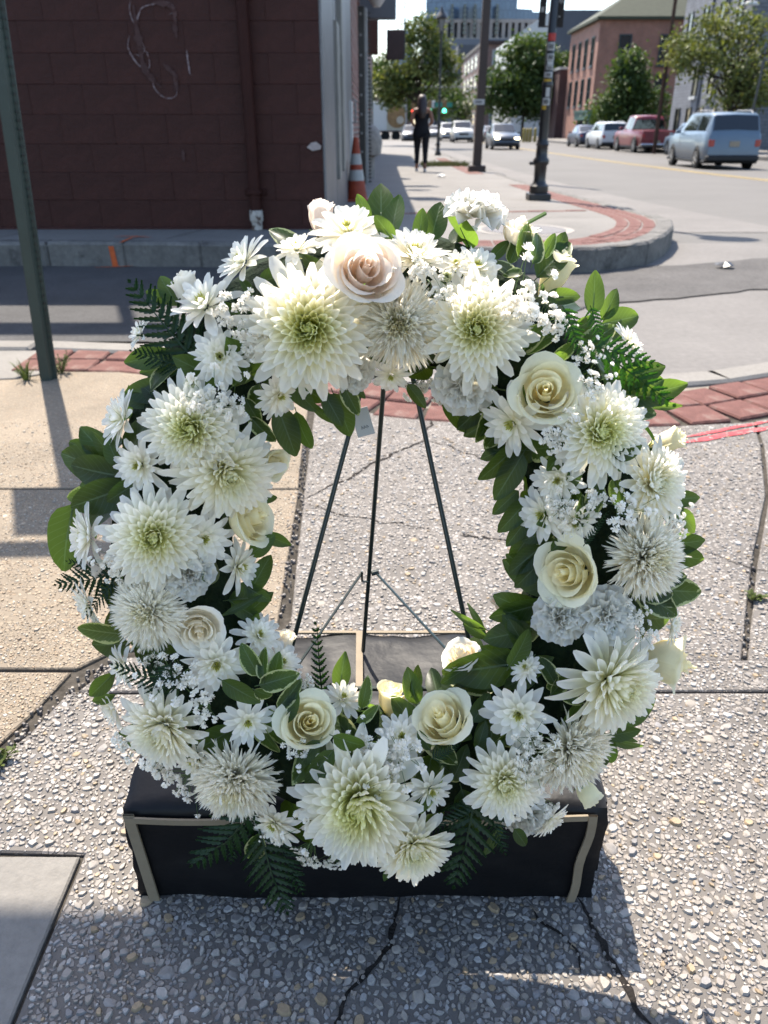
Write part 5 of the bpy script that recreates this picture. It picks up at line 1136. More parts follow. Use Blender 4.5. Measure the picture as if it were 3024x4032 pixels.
MT['foam'] = mk('dark_moss_base', (.012, .02, .009), .9, .1, (60, .4), (80, .9, .01))
MT['tinywhite'] = mk('babys_breath_petal', (.93, .89, .80), .6, .2, trans=.4)

def plane_uv(p): d = p - WC; return d.x, d.dot(WU)
def frame_at(p):
    """signed distance from the ring's centre line, outward direction in the plane"""
    u, v_ = plane_uv(p); a = math.atan2(v_ / RY, u / RX); mx, my = RX * math.cos(a), RY * math.sin(a)
    rad = V((mx / RX ** 2, my / RY ** 2)).normalized(); d = (V((u, v_)) - V((mx, my))).dot(rad)
    return d, (V((1, 0, 0)) * rad.x + WU * rad.y), a
TUBE = .105
def place(fx, fy, off=None, T=TUBE):
    p = onp(fx * K, fy * K)
    for _ in range(4):
        d, rad, a = frame_at(p); h = math.sqrt(max(0, T * T - min(d * d, T * T * .98))) * .85 if off is None else off
        p = onp(fx * K, fy * K, h)
    d, rad, a = frame_at(p); t = max(-1, min(1, d / T)); return p, (WN * (1.05 - .45 * abs(t)) + rad * t * .70).normalized(), rad
# foam ring under everything
b = MB(); n1, n2 = 72, 14; vs_ = []
for i in range(n1):
    a = 6.283185 * i / n1; c_ = WC + V((1, 0, 0)) * RX * math.cos(a) + WU * RY * math.sin(a); rad = (V((1, 0, 0)) * (math.cos(a) / RX) + WU * (math.sin(a) / RY)).normalized()
    for j in range(n2):
        q = 6.283185 * j / n2; r_ = .066 + .006 * noise.noise(V((i * .8, j * .9, 3))); vs_.append(c_ + rad * math.cos(q) * r_ + WN * math.sin(q) * r_ * .72 )
b.add(vs_, [(i * n2 + j, ((i + 1) % n1) * n2 + j, ((i + 1) % n1) * n2 + (j + 1) % n2, i * n2 + (j + 1) % n2) for i in range(n1) for j in range(n2)])
wp_(b.build('moss_ring', MT['foam'], wr_o, 180))

SPOON = (.40, .55, .72, .88, .98, 1.0, .84, .34); POINT = (.45, .72, .92, 1.0, .95, .78, .48, .08); STRAP = (.6, .75, .88, .97, 1.0, .95, .8, .4)
def lerp3(a, c_, t): return tuple(a[i] + (c_[i] - a[i]) * t for i in range(3))
def petal(b, L_, W_, th0, th1, r0, z0, cup, prof, rot, cb_, ct, twist=0, nl=7, wob=0, q=rnd, notch=0):
    if q.random() < .07: th1 += q.gauss(0, .55)
    x, z = r0, z0; ds = L_ / nl; vs_ = []; cols = []; cr, sr = math.cos(rot), math.sin(rot); ph = q.random() * 6
    for i in range(nl + 1):
        t = i / nl; th = th0 + (th1 - th0) * t ** 1.4; w_ = W_ * prof[int(t * (len(prof) - 1) + .5)]; nx_, nz_ = -math.sin(th), math.cos(th); tw = twist * t
        for s_ in (-1, 0, 1):
            c_ = cup * w_ * (s_ * s_) + wob * math.sin(t * 7 + s_ * 2 + ph) * W_; yy = s_ * w_ * math.cos(tw); cc = c_ + s_ * w_ * math.sin(tw)
            dx = -notch * L_ if (i == nl and s_ == 0) else 0
            px, pz = x + nx_ * cc + math.cos(th) * dx, z + nz_ * cc + math.sin(th) * dx
            vs_.append((px * cr - yy * sr, px * sr + yy * cr, pz)); cols.append(lerp3(cb_, ct, min(1, t * 1.25)))
        x += math.cos(th) * ds; z += math.sin(th) * ds
    fs = [(i * 3 + j, i * 3 + j + 1, (i + 1) * 3 + j + 1, (i + 1) * 3 + j) for i in range(nl) for j in range(2)]
    b.add(vs_, fs, col=cols)
WHITE, CREAM, LIME = (.96, .915, .81), (.95, .88, .58), (.84, .85, .20)
GA = math.pi * (3 - 5 ** .5)
def mum_big(seed, n=150, swirl=.5, green=1.0, umax=.84):
    """large chrysanthemum, radius 1, facing +Z; the outermost petals are added as separate pieces"""
    q = random.Random(seed); b = MB()
    for j in range(n):
        u = (j + .5) / n
        if u > umax: continue
        th0 = R(88 - 84 * u ** .60) + q.gauss(0, .06); curl = R(70) * (1 - u) ** 1.5 - R(6) * u
        L_ = .30 + .62 * u ** .95 * q.uniform(.92, 1.06); W_ = (.044 + .056 * u) * q.uniform(.88, 1.12)
        g = green * max(0, 1 - u * 1.2); g2 = green * max(0, 1 - u * 1.9)
        petal(b, L_, W_, th0, th0 + curl, .03 + .15 * u, .02 - .16 * u, .55 + .35 * (1 - u), SPOON if u > .25 else STRAP, j * GA, lerp3(lerp3(WHITE, CREAM, .55), LIME, min(1, .48 * green + g)), lerp3(lerp3(WHITE, CREAM, .12), LIME, g2 * .7), twist=swirl * (1 - u) + q.gauss(0, .12), wob=.05, q=q)
    return b.mesh('chrysanthemum', MT['petal'], 180)
def outer_petal(seed):
    q = random.Random(seed); b = MB(); petal(b, q.uniform(.78, .94), q.uniform(.096, .122), R(q.uniform(-4, 8)), R(q.uniform(-20, 0)), .18, -.14, .5, SPOON, 0, lerp3(lerp3(WHITE, CREAM, .8), LIME, .35), WHITE, twist=q.gauss(0, .2), wob=.10, q=q)
    return b.mesh('petal', MT['petal'], 180)
def mum_small(seed, n=46):
    q = random.Random(seed); b = MB()
    for j in range(n):
        u = (j + .5) / n; th0 = R(72 - 70 * u ** .55) + q.gauss(0, .10)
        petal(b, .34 + .62 * u ** .8 * q.uniform(.88, 1.08), (.085 + .060 * u) * q.uniform(.85, 1.15), th0, th0 + R(18) * (1 - u) - R(12) * u, .05 + .12 * u, -.03 - .12 * u, .45, POINT if q.random() < .25 else SPOON, j * GA, lerp3(WHITE, LIME, .30 * (1 - u)), WHITE, twist=q.gauss(0, .15), wob=.05, q=q)
    for j in range(26):
        u = (j + .5) / 26; a = j * GA; r_ = .15 * u ** .5
        petal(b, .14 + .08 * u, .028, R(88 - 18 * u), R(95 - 10 * u), r_ * .7, .02, .5, STRAP, a, (.36, .42, .06), (.60, .58, .17), nl=3, q=q)
    return b.mesh('spray_chrysanthemum', MT['petal'], 180)
def mum_shaggy(seed, n=860):
    q = random.Random(seed); b = MB()
    for j in range(n):
        u = (j + .5) / n; th0 = R(88 - 92 * u ** .75) + q.gauss(0, .14)
        g = max(0, 1 - u * 3.2)
        petal(b, (.42 + .46 * u ** .7) * q.uniform(.84, 1.08), .028 * q.uniform(.8, 1.6), th0, th0 + q.gauss(R(6), .36), .03 + .14 * u, -.02 - .12 * u, .8, STRAP, j * GA + q.gauss(0, .1), lerp3(lerp3(WHITE, CREAM, .65), LIME, g * .8), lerp3(WHITE, CREAM, .10 + g * .6), twist=q.gauss(0, .6), nl=4, wob=.3, q=q, notch=.10)
    dome = [(0, 0, .30)] + [(.20 * math.sin(R(90) * k / 3) * math.cos(6.283 * i / 12), .20 * math.sin(R(90) * k / 3) * math.sin(6.283 * i / 12), .10 + .20 * math.cos(R(90) * k / 3)) for k in (1, 2, 3) for i in range(12)]
    b.add(dome, [(0, 1 + i, 1 + (i + 1) % 12) for i in range(12)] + [(1 + 12 * k + i, 13 + 12 * k + i, 13 + 12 * k + (i + 1) % 12, 1 + 12 * k + (i + 1) % 12) for k in range(2) for i in range(12)], col=lerp3(CREAM, LIME, .5))
    return b.mesh('shaggy_chrysanthemum', MT['petal'], 180)
def rose_petal_mesh(b, r_, h, span, phi, flare, base_z, ca, ct, q, close=.25, tip=.16, na=9, nv=8):
    """one cupped petal wrapping part of the axis; rim rolls outward by flare"""
    vs_ = []; cols = []; ph = q.random() * 6; ox, oy = q.gauss(0, .02), q.gauss(0, .02); sk = q.gauss(0, .10)
    for i in range(nv + 1):
        v_ = i / nv
        for j in range(na + 1):
            s_ = j / na * 2 - 1; a = phi + s_ * span; vv = v_ * (1 - tip * abs(s_) ** 2.2 + sk * s_ * .3)
            R_ = r_ * (.32 + .68 * math.sin(min(1, vv * 1.45) * 1.5708)) * (1 - close * max(0, vv - .45) ** 1.2 * 1.6)
            roll = max(0, vv - .70) / .30; R_ += flare * roll ** 1.7 * (1 + .25 * math.sin(2.3 * s_ + ph)); R_ += .07 * s_ * r_
            z = base_z + h * (vv - .0) - flare * .62 * max(0, roll - .35) ** 2 * 1.6 + .022 * math.sin(4 * s_ + ph) * vv + .012 * math.sin(11 * s_ + 2 * ph) * vv * vv
            vs_.append((ox + R_ * math.cos(a), oy + R_ * math.sin(a), z)); cols.append(lerp3(ca, ct, min(1, vv)))
    b.add(vs_, [(i * (na + 1) + j, i * (na + 1) + j + 1, (i + 1) * (na + 1) + j + 1, (i + 1) * (na + 1) + j) for i in range(nv) for j in range(na)], col=cols)
def rose(seed, ca, ct, open_=1.0, n=13):
    """half-open rose: tight tall heart, outer petals lower, wider and rolled at the lip"""
    q = random.Random(seed); b = MB(); a = q.random() * 6
    for j in range(n):
        u = j / (n - 1); r_ = .05 + .50 * u ** 1.25 * q.uniform(.93, 1.07); h = (1.02 - .34 * u ** 1.3) * q.uniform(.93, 1.05); a += 2.4 + q.gauss(0, .35)
        rose_petal_mesh(b, r_, h, R(95 - 32 * u) * q.uniform(.9, 1.08), a, .015 + .16 * u ** 1.3 * q.uniform(.6, 1.3), -.42, ca, lerp3(ca, ct, .2 + .7 * u), q, close=.50 * (1 - u) ** 1.2 + .05, tip=.06 + .14 * u)
    return b.mesh('rose', MT['rose_petal'], 180)
def rose_outer(seed, ca, ct, open_=1.0):
    q = random.Random(seed); b = MB(); rose_petal_mesh(b, .58, .70 + .08 * q.random(), R(66), 0, .14 + .12 * q.random(), -.44, lerp3(ca, ct, .5), ct, q, close=0, tip=.24)
    return b.mesh('petal', MT['rose_petal'], 180)
def rose_bud(seed, ca, ct, n=14):
    q = random.Random(seed); b = MB()
    for j in range(n):
        u = j / (n - 1); rose_petal_mesh(b, .10 + .42 * u, 1.55 - .14 * u, R(78 - 8 * u), j * 2.3 + q.gauss(0, .15), .03 + .20 * u ** 2, -.80, ca, lerp3(ca, ct, .5 + .5 * u), q, close=.40 - .18 * u, tip=.08 + .08 * u)
    for k in range(5): petal(b, .55, .09, R(60), R(20), .16, -.82, .3, POINT, k * 1.257, (.10, .17, .05), (.12, .2, .06), q=q)
    return b.mesh('rose', MT['rose_petal'], 180)
def carnation(seed, n=38):
    q = random.Random(seed); b = MB()
    for j in range(n):
        u = (j + .5) / n; th = R(84 - 80 * u ** .8) + q.gauss(0, .12); L_ = .50 + .45 * u; ph = q.random() * 6; na, nv = 10, 4; vs_ = []; cols = []; rot = j * GA; cr, sr = math.cos(rot), math.sin(rot); half = R(34) * q.uniform(.8, 1.2)
        for i in range(nv + 1):
            v_ = i / nv
            for k in range(na + 1):
                s_ = k / na * 2 - 1; rr = L_ * v_ * (1 - .18 * s_ * s_) + (.035 * (k % 2) if i == nv else 0); ruff = .16 * v_ ** 2 * math.sin(s_ * 6.5 + ph) * L_
                lx, ly = .05 + rr * math.cos(s_ * half), rr * math.sin(s_ * half) * .95; px = lx * math.cos(th) - ruff * math.sin(th); pz = lx * math.sin(th) + ruff * math.cos(th) - .18
                vs_.append((px * cr - ly * sr, px * sr + ly * cr, pz)); cols.append(lerp3((.74, .71, .58), (.82, .80, .73), v_))
        b.add(vs_, [(i * (na + 1) + k, i * (na + 1) + k + 1, (i + 1) * (na + 1) + k + 1, (i + 1) * (na + 1) + k) for i in range(nv) for k in range(na)], col=cols)
    return b.mesh('carnation', MT['petal'], 180)
def bud(seed):
    q = random.Random(seed); b = MB()
    for j in range(26):
        u = (j + .5) / 26; petal(b, 1.5 - .2 * u, .22, R(60 - 50 * u), R(140 - 30 * u), .1, -.5, .4, STRAP, j * GA, (.45, .5, .2), lerp3((.6, .62, .35), WHITE, u), q=q)
    return b.mesh('flower_bud', MT['petal'], 180)
def put(me, p, nrm, size, roll=None, name=None):
    o = bpy.data.objects.new(name or me.name.split('.')[0], me); q = nrm.to_track_quat('Z', 'Y').to_matrix() @ M.Rotation(rnd.random() * 6.28 if roll is None else roll, 3, 'Z')
    o.matrix_basis = M.Translation(p) @ q.to_4x4() @ M.Diagonal((size * rnd.uniform(.94, 1.06), size * rnd.uniform(.94, 1.06), size * rnd.uniform(.8, 1.3), 1)); link(o, wr_o); return wp_(o)
def face(nrm, tx, ty): return (nrm + V((1, 0, 0)) * tx + WU * ty).normalized()
S = .000513                            # metres per unit of the 1659-wide view at the wreath
BIGM = [mum_big(11, 200, .55, 1.0), mum_big(12, 185, .35, .85), mum_big(13, 190, .7, .95), mum_big(16, 215, .8, 1.0), mum_big(17, 175, .2, .8)]; BIGW = [mum_big(14, 180, .3, .35), mum_big(15, 175, .4, .40), mum_big(18, 195, .6, .3), mum_big(19, 165, .2, .5)]
OUTM = [outer_petal(60 + k) for k in range(6)]
budget = [0]; nbig = [0]
def outer_ring(o, n=22):
    for j in range(n):
        a = 6.283 * j / n + rnd.gauss(0, .06); k = rnd.uniform(.92, 1.12)
        e = bpy.data.objects.new('petal', OUTM[rnd.randrange(6)]); e.matrix_basis = M.Rotation(a, 4, 'Z') @ M.Rotation(rnd.gauss(.0, .10) + (.10 if j % 2 else -.04), 4, 'Y') @ M.Scale(k, 4); link(e, o); budget[0] += 1
for fx, fy, r_, v_, tx, ty, kind in [
    (668, 710, 122, 0, -.05, .1, 'g'), (1030, 712, 108, 1, .0, .1, 'g'), (412, 925, 98, 2, -.1, .05, 'g'), (490, 1022, 108, 0, .05, -.15, 'w'), (333, 1160, 98, 1, .1, .0, 'g'),
    (1300, 935, 102, 2, .1, .05, 'g'), (1415, 1045, 84, 0, .25, .05, 'w'), (1325, 1478, 120, 1, .35, -.1, 'w'), (772, 1735, 135, 0, -.1, -.05, 'g'), (892, 1832, 96, 0, .15, .1, 'w'), (350, 1575, 96, 1, -.1, -.15, 'w'), (1090, 1692, 84, 1, .0, .1, 'w')]:
    p, nrm, rad = place(fx, fy, T=.118); o = put((BIGM if kind == 'g' else BIGW)[nbig[0] % (5 if kind == 'g' else 4)], p, face(nrm, tx, ty), r_ * S * 1.0)
    nbig[0] += 1; outer_ring(o, 20)
SHG = [mum_shaggy(21), mum_shaggy(22)]
for fx, fy, r_, tx, ty in [(862, 700, 92, 0, .1), (318, 1325, 82, -.1, .0), (1400, 1205, 92, .2, 0), (1240, 1625, 92, .35, -.1), (505, 1690, 98, .0, -.15)]:
    p, nrm, rad = place(fx, fy, T=.112); put(SHG[rnd.randrange(2)], p, face(nrm, tx, ty), r_ * S)
SMM = [mum_small(31), mum_small(32, 40), mum_small(33, 52), mum_small(34, 36), mum_small(35, 60), mum_small(36, 30), mum_small(37, 44)]
for fx, fy, r_, tx, ty in [
    (752, 500, 72, -.1, .5), (522, 562, 60, -.9, .6), (895, 548, 64, .2, .6), (1030, 578, 50, .1, .4), (985, 568, 32, -.2, .4), (440, 655, 66, -.2, .6), (475, 770, 52, .1, 0), (258, 905, 58, -.9, .3), (302, 1005, 54, -.2, -.1), (185, 1160, 58, -.6, .1),
    (440, 1165, 56, .2, 0), (518, 1225, 55, .5, 0), (468, 1435, 62, .0, -.1), (535, 1560, 54, .1, -.1), (240, 1530, 52, -.5, -.1), (262, 1440, 46, -.6, 0), (185, 1305, 54, -.5, -.3), (560, 1372, 50, .1, .5), (608, 1432, 46, .5, .5), (742, 1508, 46, .2, .7),
    (868, 1592, 52, .1, .2), (930, 1708, 50, .3, -.1), (590, 1782, 58, -.1, .1), (845, 812, 42, 0, -.2), (605, 855, 46, .4, -.2), (1105, 915, 66, -.5, -.2), (1205, 1037, 48, -.1, 0), (1172, 1112, 58, -.4, 0), (1242, 1130, 42, .1, -.2), (1120, 1543, 68, -.1, .0),
    (1135, 1442, 32, -.2, .5), (1190, 1775, 48, .2, 0), (300, 718, 34, -.8, .4), (640, 535, 40, -.2, .9), (1455, 1352, 40, .9, 0), (1362, 738, 40, .8, .6), (420, 1640, 48, -.3, 0)]:
    p, nrm, rad = place(fx, fy, T=.108); put(SMM[rnd.randrange(7)], p, face(nrm, tx, ty), r_ * S * 1.08)
PEACH, PALE, YEL = ((.90, .72, .56), (.90, .82, .71)), ((.94, .85, .64), (.93, .88, .77)), ((.95, .85, .50), (.93, .88, .66))
RM = {k: ([rose(41 + 10 * i + z, *c_) for z in range(3)], [rose_outer(70 + 3 * i + j, *c_) for j in range(3)], rose_bud(90 + i, *c_)) for i, (k, c_) in enumerate((('p', PEACH), ('w', PALE), ('y', YEL)))}
def put_rose(fx, fy, r_, k, tx, ty, T=.106):
    p, nrm, rad = place(fx, fy, T=T); o = put(RM[k][0][rnd.randrange(3)], p, face(nrm, tx + rnd.gauss(0, .18), ty + .12 + rnd.gauss(0, .15)), r_ * S * 1.2)
    for j in range(5):
        e = bpy.data.objects.new('petal', RM[k][1][rnd.randrange(3)]); e.matrix_basis = M.Rotation(j * 1.257 + rnd.gauss(0, .12), 4, 'Z') @ M.Scale(rnd.uniform(.95, 1.1), 4); link(e, o)
for a in [(785, 590, 72, 'p', .05, .0, .135), (1180, 850, 72, 'y', .0, .0), (1235, 1237, 72, 'y', -.05, 0), (430, 1358, 60, 'w', .05, .1), (1440, 1425, 64, 'y', .9, -.1), (535, 1120, 68, 'y', .7, .3), (665, 1560, 64, 'y', -.1, .05), (960, 1560, 70, 'y', -.55, .45), (1000, 1425, 48, 'w', -.2, .6), (590, 1000, 36, 'y', .7, .1), (1120, 505, 40, 'w', .2, .8)]: put_rose(*a)
for fx, fy, r_, k, tx, ty in [(695, 470, 52, 'p', -.15, 2.6), (845, 1510, 60, 'y', .05, 2.4), (1200, 590, 56, 'y', .7, 1.4), (410, 632, 52, 'w', -.6, 1.3), (1088, 1305, 42, 'p', -.7, 1.2), (1268, 1712, 54, 'y', .7, -.9), (1442, 955, 46, 'y', 1.0, .5), (615, 1392, 40, 'w', .5, 1.6), (330, 1520, 34, 'w', -.8, .2), (215, 1230, 34, 'p', -.9, -.3)]:
    p, nrm, rad = place(fx, fy, T=.09); put(RM[k][2], p, (WN * .35 + V((1, 0, 0)) * tx + WU * ty).normalized(), r_ * S * .95, name='rose')
CRN = [carnation(51), carnation(52)]
for fx, fy, r_, tx, ty in [(1030, 455, 62, .1, .9), (1000, 838, 66, .0, -.3), (410, 1240, 54, .1, 0), (1207, 1335, 54, -.1, 0), (1312, 1330, 62, .2, .05), (762, 805, 50, .1, -.4), (1140, 1768, 54, .0, 0)]:
    p, nrm, rad = place(fx, fy, T=.108); put(CRN[rnd.randrange(2)], p, face(nrm, tx, ty), r_ * S * 1.05)
BUD = bud(55)
for fx, fy, r_ in [(965, 598, 15), (415, 830, 20), (1450, 1100, 12)]:
    p, nrm, rad = place(fx, fy, T=.112); put(BUD, p, nrm, r_ * S * .9)
# --- filler sprigs of tiny flowers
def sprig(seed, n):
    q = random.Random(seed); st = MB(); fl = MB(); pts = []
    for k in range(n):
        d = V((q.gauss(0, .45), q.gauss(0, .45), q.uniform(.0, .5))); pts.append(d)
    for d in pts:
        a = V((0, 0, -.7)); st.tube([a, a.lerp(d, .55) + V((q.gauss(0, .08), q.gauss(0, .08), 0)), d], .012, 3)
        ax = (d - a).normalized(); r_ = q.uniform(.13, .19); R3 = ax.to_track_quat('Z', 'Y').to_matrix()
        for j in range(13):
            u = (j + .5) / 13; an = j * GA + q.random() * .4; th = R(85 - 80 * u); e = R3 @ V((math.cos(an) * math.cos(th), math.sin(an) * math.cos(th), math.sin(th))); s_ = e.orthogonal().normalized(); c_ = d + e * r_ * .25
            fl.add([c_ - s_ * r_ * .22, c_ + e * r_ * .75 - s_ * r_ * .38, c_ + e * r_ * 1.0, c_ + e * r_ * .75 + s_ * r_ * .38, c_ + s_ * r_ * .22], [(0, 4, 3, 2, 1)])
    return st.mesh('stems', MT['stem']), fl.mesh('tiny_flowers', MT['tinywhite'])
SPG = [sprig(80 + k, 26) for k in range(4)]
for fx, fy, r_, off in [(1130, 660, 62, .115), (1190, 700, 42, .10), (905, 570, 34, .12), (530, 665, 44, .10), (540, 735, 34, .09), (455, 865, 46, .11), (380, 1465, 46, .11), (440, 1530, 42, .10), (345, 1640, 48, .08), (395, 1690, 46, .09), (690, 1790, 50, .10), (660, 1840, 36, .08), (860, 1635, 52, .11), (790, 1610, 34, .11), (1345, 1105, 44, .12), (1460, 1130, 36, .09), (1205, 945, 40, .11), (1240, 900, 30, .10), (905, 835, 42, .07), (1150, 1650, 46, .11), (285, 1240, 46, .09), (1170, 1745, 44, .09), (1370, 1330, 28, .10), (495, 880, 30, .1), (640, 1620, 30, .1), (600, 1800, 26, .1), (355, 1560, 34, .1), (490, 690, 30, .1), (1275, 830, 34, .11), (1215, 1095, 30, .11), (1290, 1080, 30, .1), (250, 1215, 30, .1), (340, 1420, 34, .1), (820, 1660, 36, .115), (1150, 1600, 34, .11), (1110, 1745, 30, .1), (955, 640, 30, .11), (560, 740, 30, .1), (1390, 1370, 26, .1), (655, 1480, 24, .09), (270, 1600, 34, .06), (720, 1860, 30, .07), (1260, 760, 30, .1)]:
    p, nrm, rad = place(fx, fy, T=max(.06, off) + .012); st, fl = SPG[rnd.randrange(4)]
    o = put(st, p, face(nrm, rnd.gauss(0, .2), rnd.gauss(0, .2)), r_ * S * 1.08, name='babys_breath_sprig'); e = bpy.data.objects.new('tiny_flowers', fl); link(e, o); tag(e, kind='stuff')
# --- leaves
def leaf_mesh(seed, ln=1.0, wd=.26, tipw=.78, bend=.25, fold=.25, point=0.0):
    q = random.Random(seed); b = MB(); nl, nw = 9, 4; vs_ = []; lt = []
    for i in range(nl + 1):
        t = i / nl; w_ = wd * (math.sin(math.pi * min(1, t ** (tipw + .0)) * .985 + .015) ** (.62 if not point else .9)) if t > 0 else .02
        if t == 1: w_ = .02
        for j in range(nw + 1):
            s_ = j / nw * 2 - 1; vs_.append((s_ * w_, t * ln, -bend * t * t + fold * w_ * s_ * s_ + .018 * math.sin(t * 8 + s_ * 3 + seed) * abs(s_))); lt.append((s_, t, 0))
    b.add(vs_, [(i * (nw + 1) + j, i * (nw + 1) + j + 1, (i + 1) * (nw + 1) + j + 1, (i + 1) * (nw + 1) + j) for i in range(nl) for j in range(nw)], lt=lt)
    b.tube([(0, -.12, .01), (0, .05, .0), (0, .5, -bend * .25 - .004)], [.014, .012, .006], 4)
    return b
LM = {'g': [leaf_mesh(k, 1, .24 + .02 * (k % 3), .80, .10 + .1 * (k % 3), .22).mesh('leaf', MT['leafm'], 180) for k in range(5)],
      'v': [leaf_mesh(20 + k, 1, .25, .82, .15 + .1 * k, .3).mesh('leaf', MT['leafv'], 180) for k in range(4)],
      'y': [leaf_mesh(40, 1, .24, .8, .12, .25).mesh('leaf', MT['leafy'], 180)],
      'n': [leaf_mesh(50 + k, 1, .10, .95, .3, .3, 1).mesh('leaf', MT['leafm'], 180) for k in range(2)],
      'p': [leaf_mesh(60 + k, 1, .2, 1.0, .15, .3, 1).mesh('leaf', MT['leafm'], 180) for k in range(2)]}
def put_leaf(p, dirv, nrm, size, k):
    y = dirv.normalized(); z = (nrm - y * nrm.dot(y)).normalized(); x = y.cross(z); me = rnd.choice(LM[k]); o = bpy.data.objects.new('leaf', me)
    o.matrix_basis = M.Translation(p) @ M(((x.x, y.x, z.x, 0), (x.y, y.y, z.y, 0), (x.z, y.z, z.z, 0), (0, 0, 0, 1))) @ M.Diagonal((size * rnd.uniform(.9, 1.1), size, size, 1)); link(o, wr_o); wp_(o); nleaf[0] += 1
nleaf = [0]
